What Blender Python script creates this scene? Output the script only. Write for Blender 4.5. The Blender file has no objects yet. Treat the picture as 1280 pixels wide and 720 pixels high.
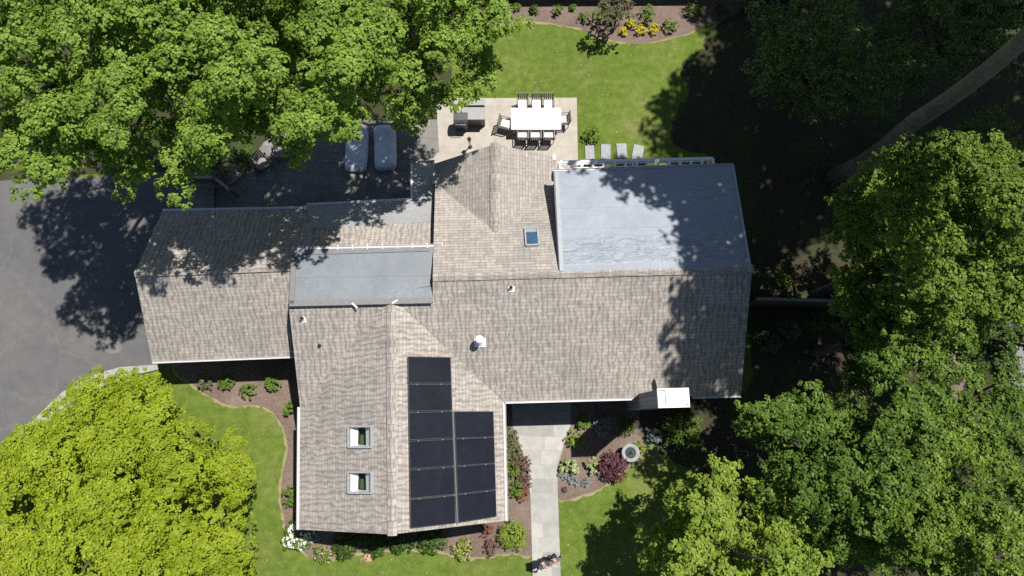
import bpy, bmesh, math, random
import numpy as np
from mathutils import Vector, Matrix

SC = bpy.context.scene
COL = SC.collection
rnd = random.Random(11)
UP = Vector((0, 0, 1))

# ------------------------------------------------------------------ survey
# The place is surveyed from the drone's position: H metres over the ground,
# gimbal a few degrees off nadir. U(px,py,z) turns a sighting into a point at a known height.
H, F, TILT = 32.0, 865.0, math.radians(10.93)
CT, ST = math.cos(TILT), math.sin(TILT)

def ray(px, py):
    u, v = (px - 640) / F, (360 - py) / F
    return Vector((u, v * CT + ST, v * ST - CT))

def U(px, py, z=0.0):
    d = ray(px, py)
    t = (z - H) / d.z
    return Vector((d.x * t, d.y * t, z))

def proj(p):
    r = p - Vector((0, 0, H))
    dep = r.y * ST - r.z * CT
    return 640 + F * r.x / dep, 360 - F * (r.y * CT + r.z * ST) / dep

def plane3(a, b, c):
    n = (b - a).cross(c - a).normalized()
    if n.z < 0: n = -n
    return n, n.dot(a)

def R(px, py, pl, off=0.0):
    n, d = pl
    o, r = Vector((0, 0, H)), ray(px, py)
    return o + r * ((d + off - n.dot(o)) / n.dot(r))

def X3(p, q, s):
    m = Matrix((p[0], q[0], s[0]))
    return m.inverted() @ Vector((p[1], q[1], s[1]))

def zat(pl, x, y):
    n, d = pl
    return (d - n.x * x - n.y * y) / n.z

def zplane(z): return (Vector((0, 0, 1)), z)

def along(p, e, px):
    lo, hi = -40.0, 40.0
    for _ in range(60):
        m = (lo + hi) / 2
        if proj(p + e * m)[0] < px: lo = m
        else: hi = m
    return p + e * lo

# ------------------------------------------------------------------ objects
def tag(o, label=None, cat=None, group=None, kind=None):
    if label: o['label'] = label
    if cat: o['category'] = cat
    if group: o['group'] = group
    if kind: o['kind'] = kind
    return o

def thing(name, loc, label, cat, group=None, rz=0.0):
    o = bpy.data.objects.new(name, None)
    o.empty_display_size = 0.3
    COL.objects.link(o)
    o.location = loc
    o.rotation_euler = (0, 0, rz)
    return tag(o, label, cat, group)

class MB:
    """collects faces; build() links them as one mesh object"""
    def __init__(self):
        self.v, self.f, self.mi, self.uv, self.sm = [], [], [], [], []
    def face(self, pts, mi=0, uv=None, smooth=False):
        i = len(self.v)
        self.v += [tuple(p) for p in pts]
        self.f.append(list(range(i, i + len(pts))))
        self.mi.append(mi)
        self.sm.append(smooth)
        self.uv += uv if uv else [(0.0, 0.0)] * len(pts)
    def add(self, verts, faces, mi=0, smooth=False):
        i = len(self.v)
        self.v += [tuple(p) for p in verts]
        for f in faces:
            self.f.append([i + k for k in f]); self.mi.append(mi); self.sm.append(smooth)
            self.uv += [(0.0, 0.0)] * len(f)
        return self
    def bevbox(self, c, size, rz=0.0, b=0.01, mi=0, m=None, smooth=False):
        bm = bmesh.new()
        bmesh.ops.create_cube(bm, size=1.0)
        bmesh.ops.scale(bm, verts=bm.verts, vec=size)
        if b > 0:
            bmesh.ops.bevel(bm, geom=bm.edges[:], offset=min(b, min(size) * .45), segments=2, affect='EDGES', profile=.5)
        mat = (m if m is not None else Matrix.Translation(c) @ Matrix.Rotation(rz, 4, 'Z'))
        bmesh.ops.transform(bm, matrix=mat, verts=bm.verts)
        bm.verts.index_update()
        self.add([v.co[:] for v in bm.verts], [[v.index for v in f.verts] for f in bm.faces], mi, smooth)
        bm.free()
        return self
    def bar(self, a, b, w, h, up=UP, mi=0, bev=0.0):
        a, b = Vector(a), Vector(b)
        d = b - a
        x = d.normalized()
        y = up.cross(x)
        y = y.normalized() if y.length > 1e-5 else Vector((1, 0, 0)).cross(x).normalized()
        z = x.cross(y)
        m = Matrix((x, y, z)).transposed().to_4x4()
        m.translation = (a + b) / 2
        return self.bevbox(None, (d.length, w, h), b=bev, mi=mi, m=m)
    def tube(self, pts, radii, n=8, mi=0, cap=True, smooth=True):
        pts = [Vector(p) for p in pts]
        i0 = len(self.v); vs = []
        for k, p in enumerate(pts):
            d = (pts[min(k + 1, len(pts) - 1)] - pts[max(k - 1, 0)]).normalized()
            a = d.cross(Vector((0, 0, 1)) if abs(d.z) < .9 else Vector((0, 1, 0))).normalized()
            bb = d.cross(a)
            for j in range(n):
                t = 2 * math.pi * j / n
                vs.append(p + (a * math.cos(t) + bb * math.sin(t)) * radii[k])
        fs = []
        for k in range(len(pts) - 1):
            for j in range(n):
                q = (j + 1) % n
                fs.append([k * n + j, k * n + q, (k + 1) * n + q, (k + 1) * n + j])
        if cap:
            fs.append(list(range(n))[::-1]); fs.append([(len(pts) - 1) * n + j for j in range(n)])
        return self.add(vs, fs, mi, smooth)
    def lathe(self, c, prof, n=24, mi=0, smooth=True):
        c = Vector(c); vs = []
        for r, z in prof:
            for j in range(n):
                t = 2 * math.pi * j / n
                vs.append(c + Vector((r * math.cos(t), r * math.sin(t), z)))
        fs = []
        for k in range(len(prof) - 1):
            for j in range(n):
                q = (j + 1) % n
                fs.append([k * n + j, k * n + q, (k + 1) * n + q, (k + 1) * n + j])
        return self.add(vs, fs, mi, smooth)
    def ball(self, c, r, mi=0, seg=2):
        bm = bmesh.new()
        bmesh.ops.create_icosphere(bm, subdivisions=seg, radius=1.0)
        r = Vector(r) if not isinstance(r, (int, float)) else Vector((r, r, r))
        c = Vector(c)
        bm.verts.index_update()
        self.add([(c.x + v.co.x * r.x, c.y + v.co.y * r.y, c.z + v.co.z * r.z) for v in bm.verts],
                 [[v.index for v in f.verts] for f in bm.faces], mi, True)
        bm.free()
        return self
    def build(self, name, mats, parent=None, world=True):
        me = bpy.data.meshes.new(name)
        off = Vector((0, 0, 0))
        if parent is not None and world:
            o = parent
            while o is not None:
                off += o.location; o = o.parent
        vs = [(v[0] - off.x, v[1] - off.y, v[2] - off.z) for v in self.v]
        me.from_pydata(vs, [], self.f)
        me.uv_layers.new(name='UVMap')
        me.uv_layers[0].data.foreach_set('uv', np.array(self.uv, dtype=np.float32).ravel())
        me.polygons.foreach_set('material_index', self.mi)
        me.polygons.foreach_set('use_smooth', self.sm)
        for m in (mats if isinstance(mats, (list, tuple)) else [mats]): me.materials.append(m)
        me.update()
        ob = bpy.data.objects.new(name, me)
        COL.objects.link(ob)
        if parent is not None: ob.parent = parent
        return ob

def copy_tree(o, parent=None):
    c = o.copy(); COL.objects.link(c)
    if parent is not None: c.parent = parent
    for ch in list(o.children): copy_tree(ch, c)
    return c

# ------------------------------------------------------------------ materials
def newmat(name):
    m = bpy.data.materials.new(name); m.use_nodes = True
    nt = m.node_tree; nt.nodes.clear()
    out = nt.nodes.new('ShaderNodeOutputMaterial')
    b = nt.nodes.new('ShaderNodeBsdfPrincipled')
    nt.links.new(b.outputs[0], out.inputs[0])
    return m, nt, b, out

def N(nt, t, **kw):
    n = nt.nodes.new(t)
    for k, v in kw.items():
        if k in n.inputs.keys(): n.inputs[k].default_value = v
        else: setattr(n, k, v)
    return n

def ramp(nt, src, stops):
    r = nt.nodes.new('ShaderNodeValToRGB')
    e = r.color_ramp.elements
    while len(e) < len(stops): e.new(.5)
    for k, (p, c) in enumerate(stops):
        e[k].position = p; e[k].color = (*c, 1)
    nt.links.new(src, r.inputs[0])
    return r

def mixc(nt, fac, a, b, mode='MIX'):
    m = nt.nodes.new('ShaderNodeMix'); m.data_type = 'RGBA'; m.blend_type = mode
    for i, s in ((0, fac), (6, a), (7, b)):
        if hasattr(s, 'is_output'): nt.links.new(s, m.inputs[i])
        elif i == 0: m.inputs[0].default_value = s
        else: m.inputs[i].default_value = (*s, 1)
    return m.outputs[2]

def coords(nt, kind='Object', scale=None, rot=None):
    tc = nt.nodes.new('ShaderNodeTexCoord')
    o = tc.outputs[kind]
    if scale or rot:
        mp = nt.nodes.new('ShaderNodeMapping')
        if scale: mp.inputs['Scale'].default_value = scale
        if rot: mp.inputs['Rotation'].default_value = rot
        nt.links.new(o, mp.inputs[0]); o = mp.outputs[0]
    return o

def noise(nt, vec, scale, detail=4, rough=.55, dist=0.0):
    n = N(nt, 'ShaderNodeTexNoise', Scale=scale, Detail=detail, Roughness=rough, Distortion=dist)
    nt.links.new(vec, n.inputs['Vector'])
    return n.outputs['Fac']

def bump(nt, b, height, strength, dist):
    n = N(nt, 'ShaderNodeBump', Strength=strength, Distance=dist)
    nt.links.new(height, n.inputs['Height'])
    nt.links.new(n.outputs[0], b.inputs['Normal'])

def plain(name, c, rough=.6, var=.12, scale=6.0, metal=0.0, bumps=0.0, spec=None):
    m, nt, b, _ = newmat(name)
    co = coords(nt)
    f = noise(nt, co, scale, 5)
    lo = tuple(x * (1 - var) for x in c); hi = tuple(min(1, x * (1 + var)) for x in c)
    r = ramp(nt, f, [(.3, lo), (.7, hi)])
    nt.links.new(r.outputs[0], b.inputs['Base Color'])
    b.inputs['Roughness'].default_value = rough
    b.inputs['Metallic'].default_value = metal
    if spec is not None: b.inputs['Specular IOR Level'].default_value = spec
    if bumps: bump(nt, b, f, bumps, .02)
    return m

def leafmat(name, c0, c1, c2, trans=.3, rough=.5):
    m, nt, b, out = newmat(name)
    g = nt.nodes.new('ShaderNodeNewGeometry')
    co = coords(nt)
    big = noise(nt, co, .55, 2)
    add = N(nt, 'ShaderNodeMath', operation='MULTIPLY_ADD')
    nt.links.new(big, add.inputs[0]); add.inputs[1].default_value = 1.1
    sc = N(nt, 'ShaderNodeMath', operation='MULTIPLY_ADD')
    nt.links.new(g.outputs['Random Per Island'], sc.inputs[0]); sc.inputs[1].default_value = .75; sc.inputs[2].default_value = -.42
    nt.links.new(sc.outputs[0], add.inputs[2])
    r = ramp(nt, add.outputs[0], [(0.0, c0), (.5, c1), (1.0, c2)])
    nt.links.new(r.outputs[0], b.inputs['Base Color'])
    b.inputs['Roughness'].default_value = rough
    b.inputs['Specular IOR Level'].default_value = .16
    t = nt.nodes.new('ShaderNodeBsdfTranslucent')
    hs = N(nt, 'ShaderNodeHueSaturation', Saturation=1.1, Value=1.2)
    nt.links.new(r.outputs[0], hs.inputs['Color'])
    nt.links.new(hs.outputs[0], t.inputs[0])
    mx = nt.nodes.new('ShaderNodeMixShader'); mx.inputs[0].default_value = trans
    nt.links.new(b.outputs[0], mx.inputs[1]); nt.links.new(t.outputs[0], mx.inputs[2])
    nt.links.new(mx.outputs[0], out.inputs[0])
    return m

def shingles(name, streak, rows):
    m, nt, b, _ = newmat(name)
    uv = coords(nt, 'UV')
    br = N(nt, 'ShaderNodeTexBrick', Scale=1.0, **{'Mortar Size': .010, 'Mortar Smooth': .3, 'Bias': 0.0,
           'Brick Width': .31, 'Row Height': .145})
    br.offset = 0.0; br.squash = 1.0
    s0_ = nt.nodes.new('ShaderNodeSeparateXYZ'); nt.links.new(uv, s0_.inputs[0])
    d0 = N(nt, 'ShaderNodeMath', operation='DIVIDE'); nt.links.new(s0_.outputs['Y'], d0.inputs[0]); d0.inputs[1].default_value = .145
    f0 = N(nt, 'ShaderNodeMath', operation='FLOOR'); nt.links.new(d0.outputs[0], f0.inputs[0])
    wn = nt.nodes.new('ShaderNodeTexWhiteNoise'); wn.noise_dimensions = '1D'; nt.links.new(f0.outputs[0], wn.inputs['W'])
    cx = nt.nodes.new('ShaderNodeCombineXYZ'); nt.links.new(s0_.outputs['X'], cx.inputs[0]); nt.links.new(f0.outputs[0], cx.inputs[1])
    wob = noise(nt, cx.outputs[0], 1.7, 2)
    xs = N(nt, 'ShaderNodeMath', operation='MULTIPLY_ADD'); nt.links.new(wob, xs.inputs[0]); xs.inputs[1].default_value = .5; nt.links.new(wn.outputs['Value'], xs.inputs[2])
    xa = N(nt, 'ShaderNodeMath', operation='ADD'); nt.links.new(xs.outputs[0], xa.inputs[0]); nt.links.new(s0_.outputs['X'], xa.inputs[1])
    cy = nt.nodes.new('ShaderNodeCombineXYZ'); nt.links.new(xa.outputs[0], cy.inputs[0]); nt.links.new(s0_.outputs['Y'], cy.inputs[1])
    nt.links.new(cy.outputs[0], br.inputs['Vector'])
    br.inputs['Color1'].default_value = (.270, .247, .223, 1)
    br.inputs['Color2'].default_value = (.360, .331, .302, 1)
    br.inputs['Mortar'].default_value = (.215, .198, .176, 1)
    # uneven laminated tabs: wandering dark joints that run down the slope
    mp = N(nt, 'ShaderNodeMapping'); mp.inputs['Scale'].default_value = (1.0, .34, 1.0)
    nt.links.new(uv, mp.inputs[0])
    nz = noise(nt, mp.outputs[0], 9.0, 2, .5, .8)
    wv = N(nt, 'ShaderNodeTexWave', Scale=1.45, Distortion=7.5, Detail=3.0, **{'Detail Scale': 1.9, 'Detail Roughness': .55})
    wv.wave_type = 'BANDS'; wv.bands_direction = 'X'
    mp2 = N(nt, 'ShaderNodeMapping'); mp2.inputs['Scale'].default_value = (1.0, .55, 1.0)
    nt.links.new(uv, mp2.inputs[0]); nt.links.new(mp2.outputs[0], wv.inputs['Vector'])
    st = N(nt, 'ShaderNodeMath', operation='MULTIPLY_ADD')
    nt.links.new(nz, st.inputs[0]); st.inputs[1].default_value = .55
    wm = N(nt, 'ShaderNodeMath', operation='MULTIPLY'); wm.inputs[1].default_value = .5
    nt.links.new(wv.outputs['Fac'], wm.inputs[0]); nt.links.new(wm.outputs[0], st.inputs[2])
    sr = ramp(nt, st.outputs[0], [(.30, (.60, .60, .60)), (.46, (.97, .97, .97)), (.8, (1.16, 1.15, 1.13))])
    c = mixc(nt, streak * .78, br.outputs['Color'], sr.outputs[0], 'MULTIPLY')
    # row shadow line
    sx = nt.nodes.new('ShaderNodeSeparateXYZ'); nt.links.new(uv, sx.inputs[0])
    dv = N(nt, 'ShaderNodeMath', operation='DIVIDE'); dv.inputs[1].default_value = .145
    nt.links.new(sx.outputs['Y'], dv.inputs[0])
    fr = N(nt, 'ShaderNodeMath', operation='FRACT'); nt.links.new(dv.outputs[0], fr.inputs[0])
    rr = ramp(nt, fr.outputs[0], [(.0, (.70, .69, .69)), (.3, (1, 1, 1))])
    c = mixc(nt, rows, c, rr.outputs[0], 'MULTIPLY')
    # weathering
    big = noise(nt, uv, .45, 4)
    wr = ramp(nt, big, [(.3, (.88, .88, .9)), (.7, (1.1, 1.09, 1.06))])
    c = mixc(nt, 1.0, c, wr.outputs[0], 'MULTIPLY')
    fine = noise(nt, uv, 28, 2)
    fr2 = ramp(nt, fine, [(.25, (.8, .8, .8)), (.75, (1.18, 1.18, 1.18))])
    c = mixc(nt, .8, c, fr2.outputs[0], 'MULTIPLY')
    nt.links.new(c, b.inputs['Base Color'])
    b.inputs['Roughness'].default_value = .9
    b.inputs['Specular IOR Level'].default_value = .2
    bump(nt, b, fr.outputs[0], .35, .012)
    return m

def membrane(name, c, wrinkle=.5, seam=1.25, band=None):
    m, nt, b, _ = newmat(name)
    uv = coords(nt, 'UV')
    big = noise(nt, uv, .9, 5)
    r = ramp(nt, big, [(.3, tuple(x * .9 for x in c)), (.7, tuple(x * 1.07 for x in c))])
    col = r.outputs[0]
    sx = nt.nodes.new('ShaderNodeSeparateXYZ'); nt.links.new(uv, sx.inputs[0])
    dv = N(nt, 'ShaderNodeMath', operation='DIVIDE'); dv.inputs[1].default_value = seam
    nt.links.new(sx.outputs['Y'], dv.inputs[0])
    fr = N(nt, 'ShaderNodeMath', operation='FRACT'); nt.links.new(dv.outputs[0], fr.inputs[0])
    sr = ramp(nt, fr.outputs[0], [(.0, (.8, .8, .82)), (.03, (.84, .84, .85)), (.05, (1.1, 1.1, 1.1)), (.09, (1, 1, 1))])
    col = mixc(nt, .85, col, sr.outputs[0], 'MULTIPLY')
    stain = noise(nt, uv, 3.5, 6, .7)
    tr = ramp(nt, stain, [(.35, (.88, .88, .88)), (.65, (1.06, 1.06, 1.06))])
    col = mixc(nt, .7, col, tr.outputs[0], 'MULTIPLY')
    nt.links.new(col, b.inputs['Base Color'])
    b.inputs['Roughness'].default_value = .55
    mp = N(nt, 'ShaderNodeMapping'); mp.inputs['Scale'].default_value = (.8, 2.0, 1)
    nt.links.new(uv, mp.inputs[0])
    w = noise(nt, mp.outputs[0], 1.5, 3, .5, 1.0)
    wr = ramp(nt, w, [(.36, (0, 0, 0)), (.5, (1, 1, 1)), (.64, (0, 0, 0))])
    mk = noise(nt, uv, .33, 2)
    if band:
        bv = N(nt, 'ShaderNodeMapRange'); nt.links.new(sx.outputs['Y'], bv.inputs[0])
        bv.inputs[1].default_value = band[0]; bv.inputs[2].default_value = band[0] + .35
        bv2 = N(nt, 'ShaderNodeMapRange'); nt.links.new(sx.outputs['Y'], bv2.inputs[0])
        bv2.inputs[1].default_value = band[1]; bv2.inputs[2].default_value = band[1] - .2
        bm_ = N(nt, 'ShaderNodeMath', operation='MULTIPLY'); nt.links.new(bv.outputs[0], bm_.inputs[0]); nt.links.new(bv2.outputs[0], bm_.inputs[1])
        ad = N(nt, 'ShaderNodeMath', operation='MULTIPLY_ADD'); nt.links.new(bm_.outputs[0], ad.inputs[0]); ad.inputs[1].default_value = .30; nt.links.new(mk, ad.inputs[2]); mk = ad.outputs[0]
    mr = ramp(nt, mk, [(.56 if band else .46, (0, 0, 0)), (.72 if band else .60, (1, 1, 1))])
    mm = N(nt, 'ShaderNodeMath', operation='MULTIPLY'); nt.links.new(wr.outputs[0], mm.inputs[0]); nt.links.new(mr.outputs[0], mm.inputs[1])
    soft = noise(nt, uv, 1.1, 3)
    ms = N(nt, 'ShaderNodeMath', operation='MULTIPLY_ADD'); nt.links.new(soft, ms.inputs[0]); ms.inputs[1].default_value = .8; nt.links.new(mm.outputs[0], ms.inputs[2])
    bump(nt, b, ms.outputs[0], wrinkle, .05)
    return m

def ground_mat(name, stops, s1=.35, s2=4.0, s3=25.0, rough=.95, bm=.5, bd=.05):
    m, nt, b, _ = newmat(name)
    co = coords(nt)
    a, c, d = noise(nt, co, s1, 3), noise(nt, co, s2, 4), noise(nt, co, s3, 3)
    s = N(nt, 'ShaderNodeMath', operation='MULTIPLY_ADD'); nt.links.new(a, s.inputs[0]); s.inputs[1].default_value = .4
    t = N(nt, 'ShaderNodeMath', operation='MULTIPLY_ADD'); nt.links.new(c, t.inputs[0]); t.inputs[1].default_value = .3
    u = N(nt, 'ShaderNodeMath', operation='MULTIPLY'); nt.links.new(d, u.inputs[0]); u.inputs[1].default_value = .3
    nt.links.new(u.outputs[0], t.inputs[2]); nt.links.new(t.outputs[0], s.inputs[2])
    r = ramp(nt, s.outputs[0], stops)
    nt.links.new(r.outputs[0], b.inputs['Base Color'])
    b.inputs['Roughness'].default_value = rough
    b.inputs['Specular IOR Level'].default_value = .2
    bump(nt, b, d, bm, bd)
    return m

def paving(name, c1, c2, mortar, w, h, rot=0.0, ms=.012, rough=.85):
    m, nt, b, _ = newmat(name)
    co = coords(nt, 'Object', rot=(0, 0, rot))
    br = N(nt, 'ShaderNodeTexBrick', Scale=1.0, **{'Mortar Size': ms, 'Mortar Smooth': .2, 'Brick Width': w, 'Row Height': h})
    br.offset = .43; br.squash = 1.4; br.squash_frequency = 3
    nt.links.new(co, br.inputs['Vector'])
    br.inputs['Color1'].default_value = (*c1, 1); br.inputs['Color2'].default_value = (*c2, 1); br.inputs['Mortar'].default_value = (*mortar, 1)
    n1 = noise(nt, co, 2.2, 6, .65)
    r = ramp(nt, n1, [(.3, (.84, .84, .84)), (.7, (1.12, 1.12, 1.12))])
    c = mixc(nt, 1.0, br.outputs['Color'], r.outputs[0], 'MULTIPLY')
    nt.links.new(c, b.inputs['Base Color'])
    b.inputs['Roughness'].default_value = rough
    bump(nt, b, br.outputs['Fac'], -.4, .01)
    return m

def planks(name, c, along_uv='X', width=.14):
    m, nt, b, _ = newmat(name)
    co = coords(nt)
    mp = N(nt, 'ShaderNodeMapping'); mp.inputs['Scale'].default_value = (1, 1, .12) if along_uv == 'Z' else (.12, 1, 1)
    nt.links.new(co, mp.inputs[0])
    n1 = noise(nt, mp.outputs[0], 9, 6, .65)
    r = ramp(nt, n1, [(.25, tuple(x * .6 for x in c)), (.75, tuple(x * 1.25 for x in c))])
    nt.links.new(r.outputs[0], b.inputs['Base Color'])
    b.inputs['Roughness'].default_value = .85
    return m

M = {}
M['shingle'] = shingles('laminated_shingles', .85, .22)
M['shingle_rows'] = shingles('rowed_shingles', .35, .85)
M['white_trim'] = plain('white_trim', (.46, .43, .44), .5, .06)
M['white_paint'] = plain('white_paint', (.72, .71, .71), .45, .04)
M['dormer_membrane'] = membrane('dormer_membrane', (.165, .184, .204), .25, 1.15)
M['low_membrane'] = membrane('low_membrane', (.26, .262, .262), .4, 1.9)
M['edge_grey'] = plain('edge_flashing', (.155, .155, .16), .7, .15, 12)
M['lead'] = plain('lead_flashing', (.30, .31, .33), .5, .12, 9)
M['siding'] = plain('brown_siding', (.075, .052, .040), .8, .2, 3)
M['chim'] = paving('chimney_shakes', (.17, .18, .20), (.25, .26, .28), (.12, .12, .13), .3, .16)
M['clamp_grey'] = plain('clamp_grey', (.10, .10, .11), .5, .1)
M['black'] = plain('black_pipe', (.012, .012, .012), .5, .1)
M['dark_metal'] = plain('dark_metal', (.03, .03, .032), .45, .2, 9)
M['pv'] = None
M['asphalt'] = None
M['mulch'] = ground_mat('mulch', [(.3, (.085, .060, .047)), (.5, (.175, .130, .105)), (.7, (.28, .22, .185))], .5, 7, 32, .95, .9, .06)
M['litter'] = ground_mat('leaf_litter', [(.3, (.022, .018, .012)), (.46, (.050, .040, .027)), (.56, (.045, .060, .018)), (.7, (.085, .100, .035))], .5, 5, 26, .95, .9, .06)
M['worn'] = ground_mat('worn_turf', [(.3, (.16, .16, .06)), (.5, (.23, .20, .11)), (.7, (.30, .26, .17))], .8, 6, 24)
M['walk'] = paving('flagstone', (.245, .245, .23), (.365, .355, .33), (.29, .275, .245), .95, .62, math.radians(1.5), .012)
M['patio'] = paving('patio_stone', (.33, .30, .258), (.37, .335, .29), (.30, .268, .225), 1.5, 1.1, 0.0, .01)
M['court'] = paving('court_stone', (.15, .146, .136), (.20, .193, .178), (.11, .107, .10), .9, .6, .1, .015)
M['kerbstone'] = plain('concrete_edge', (.28, .275, .26), .9, .18, 7, bumps=.2)
M['wood'] = planks('weathered_wood', (.11, .085, .065))
M['wood_shaded'] = planks('shaded_fence_wood', (.06, .045, .036))  # shade on the fence face is put into this dark board colour
M['rail_wood'] = planks('grey_rail_wood', (.24, .22, .20))
M['bark'] = ground_mat('bark', [(.3, (.045, .038, .03)), (.5, (.10, .087, .073)), (.7, (.17, .152, .13))], 1.5, 7, 18, .95, .9, .05)
M['pale_bark'] = ground_mat('pale_bark', [(.3, (.09, .078, .066)), (.5, (.19, .168, .148)), (.7, (.30, .27, .245))], 1.2, 6, 16, .95, 1.0, .08)
M['wicker'] = plain('grey_wicker', (.17, .152, .135), .7, .3, 40)
M['cushion'] = plain('white_cushion', (.72, .70, .67), .9, .06)
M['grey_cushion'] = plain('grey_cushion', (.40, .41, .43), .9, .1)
M['cover'] = plain('lounger_cover', (.60, .64, .72), .8, .12, 5)
M['grill'] = plain('grill_enamel', (.085, .088, .095), .4, .15, 5)
M['counter'] = plain('counter_top', (.25, .245, .235), .6, .1, 5)
M['stone'] = plain('fieldstone', (.22, .21, .19), .9, .25, 6, bumps=.4)
M['pale_stone'] = plain('pale_stone', (.26, .27, .28), .85, .18, 8, bumps=.2)
M['skin'] = plain('skin', (.50, .33, .25), .5, .08)
M['hair'] = plain('dark_hair', (.018, .013, .010), .6, .3, 60)
M['shirt_blue'] = plain('slate_shirt', (.045, .06, .08), .9, .25, 25)
M['shirt_mauve'] = plain('mauve_shirt', (.16, .13, .14), .9, .2, 25)
M['trouser'] = plain('dark_trousers', (.02, .022, .028), .9, .2, 25)
M['shoe'] = plain('shoe', (.25, .25, .25), .6, .1)
M['water'] = plain('basin_water', (.05, .06, .06), .08, .1, 3)
M['red_pot'] = plain('terracotta', (.16, .07, .05), .8, .15, 9)

def asphalt():
    m, nt, b, _ = newmat('asphalt')
    co = coords(nt)
    a = noise(nt, co, .18, 4, .6); d = noise(nt, co, 1.7, 6, .7); f = noise(nt, co, 45, 2)
    r = ramp(nt, a, [(.3, (.088, .088, .092)), (.5, (.105, .104, .105)), (.72, (.132, .126, .118))])
    r2 = ramp(nt, d, [(.32, (.86, .86, .87)), (.7, (1.12, 1.11, 1.09))])
    r3 = ramp(nt, f, [(.3, (.8, .8, .8)), (.7, (1.2, 1.2, 1.2))])
    c = mixc(nt, 1, r.outputs[0], r2.outputs[0], 'MULTIPLY')
    c = mixc(nt, .8, c, r3.outputs[0], 'MULTIPLY')
    # pale sealed cracks
    vo = N(nt, 'ShaderNodeTexVoronoi', Scale=.22); vo.feature = 'DISTANCE_TO_EDGE'
    dn = N(nt, 'ShaderNodeTexNoise', Scale=.8, Detail=5.0)
    nt.links.new(co, dn.inputs['Vector'])
    mv = nt.nodes.new('ShaderNodeVectorMath'); mv.operation = 'MULTIPLY_ADD'
    nt.links.new(dn.outputs['Color'], mv.inputs[0]); mv.inputs[1].default_value = (1.2, 1.2, 0); nt.links.new(co, mv.inputs[2])
    nt.links.new(mv.outputs[0], vo.inputs['Vector'])
    cr = ramp(nt, vo.outputs['Distance'], [(.0, (1.28, 1.27, 1.24)), (.012, (1, 1, 1))])
    c = mixc(nt, .6, c, cr.outputs[0], 'MULTIPLY')
    nt.links.new(c, b.inputs['Base Color'])
    b.inputs['Roughness'].default_value = .9
    b.inputs['Specular IOR Level'].default_value = .25
    bump(nt, b, f, .5, .01)
    return m
M['asphalt'] = asphalt()
M['patch'] = plain('pale_asphalt_patch', (.134, .131, .126), .9, .12, 4)
M['side_road'] = plain('worn_concrete', (.17, .165, .16), .9, .25, 2.5)

def lawn_mat():
    m, nt, b, _ = newmat('lawn_grass')
    co = coords(nt)
    a = noise(nt, co, .22, 4, .6); c = noise(nt, co, 2.6, 5, .65); d = noise(nt, co, 17, 3, .6); e = noise(nt, co, 55, 2)
    r = ramp(nt, a, [(.3, (.120, .146, .034)), (.45, (.092, .136, .022)), (.55, (.102, .146, .024)), (.72, (.162, .176, .058))])
    r2 = ramp(nt, c, [(.28, (.68, .76, .62)), (.5, (1, 1, 1)), (.72, (1.42, 1.22, 1.7))])
    r3 = ramp(nt, d, [(.3, (.72, .74, .68)), (.7, (1.25, 1.22, 1.25))])
    r4 = ramp(nt, e, [(.3, (.65, .67, .62)), (.7, (1.3, 1.28, 1.3))])
    col = mixc(nt, 1, r.outputs[0], r2.outputs[0], 'MULTIPLY')
    col = mixc(nt, .9, col, r3.outputs[0], 'MULTIPLY')
    col = mixc(nt, .8, col, r4.outputs[0], 'MULTIPLY')
    # clover heads
    vo = N(nt, 'ShaderNodeTexVoronoi', Scale=3.1)
    nt.links.new(co, vo.inputs['Vector'])
    cr = ramp(nt, vo.outputs['Distance'], [(.0, (1, 1, 1)), (.10, (1, 1, 1)), (.13, (0, 0, 0))])
    patch = noise(nt, co, .5, 2)
    pr = ramp(nt, patch, [(.45, (0, 0, 0)), (.6, (1, 1, 1))])
    k = N(nt, 'ShaderNodeMath', operation='MULTIPLY'); nt.links.new(cr.outputs[0], k.inputs[0]); nt.links.new(pr.outputs[0], k.inputs[1])
    k2 = N(nt, 'ShaderNodeMath', operation='MULTIPLY'); nt.links.new(k.outputs[0], k2.inputs[0]); k2.inputs[1].default_value = .7
    col = mixc(nt, k2.outputs[0], col, (.28, .30, .17))
    nt.links.new(col, b.inputs['Base Color'])
    b.inputs['Roughness'].default_value = .95
    b.inputs['Specular IOR Level'].default_value = .15
    bump(nt, b, d, .7, .05)
    return m
M['lawn'] = lawn_mat()

def pv_mat():
    m, nt, b, _ = newmat('photovoltaic_glass')
    uv = coords(nt, 'UV')
    br = N(nt, 'ShaderNodeTexBrick', Scale=1.0, **{'Mortar Size': .004, 'Mortar Smooth': .1, 'Brick Width': .158, 'Row Height': .158})
    br.offset = 0.0
    nt.links.new(uv, br.inputs['Vector'])
    br.inputs['Color1'].default_value = (.008, .009, .013, 1); br.inputs['Color2'].default_value = (.010, .011, .016, 1)
    br.inputs['Mortar'].default_value = (.013, .0145, .020, 1)
    n = noise(nt, coords(nt), 1.2, 4)
    r = ramp(nt, n, [(.3, (.85, .85, .85)), (.7, (1.25, 1.2, 1.15))])
    c = mixc(nt, 1, br.outputs['Color'], r.outputs[0], 'MULTIPLY')
    nt.links.new(c, b.inputs['Base Color'])
    b.inputs['Roughness'].default_value = .2
    b.inputs['IOR'].default_value = 1.5
    return m
M['pv'] = pv_mat()

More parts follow.
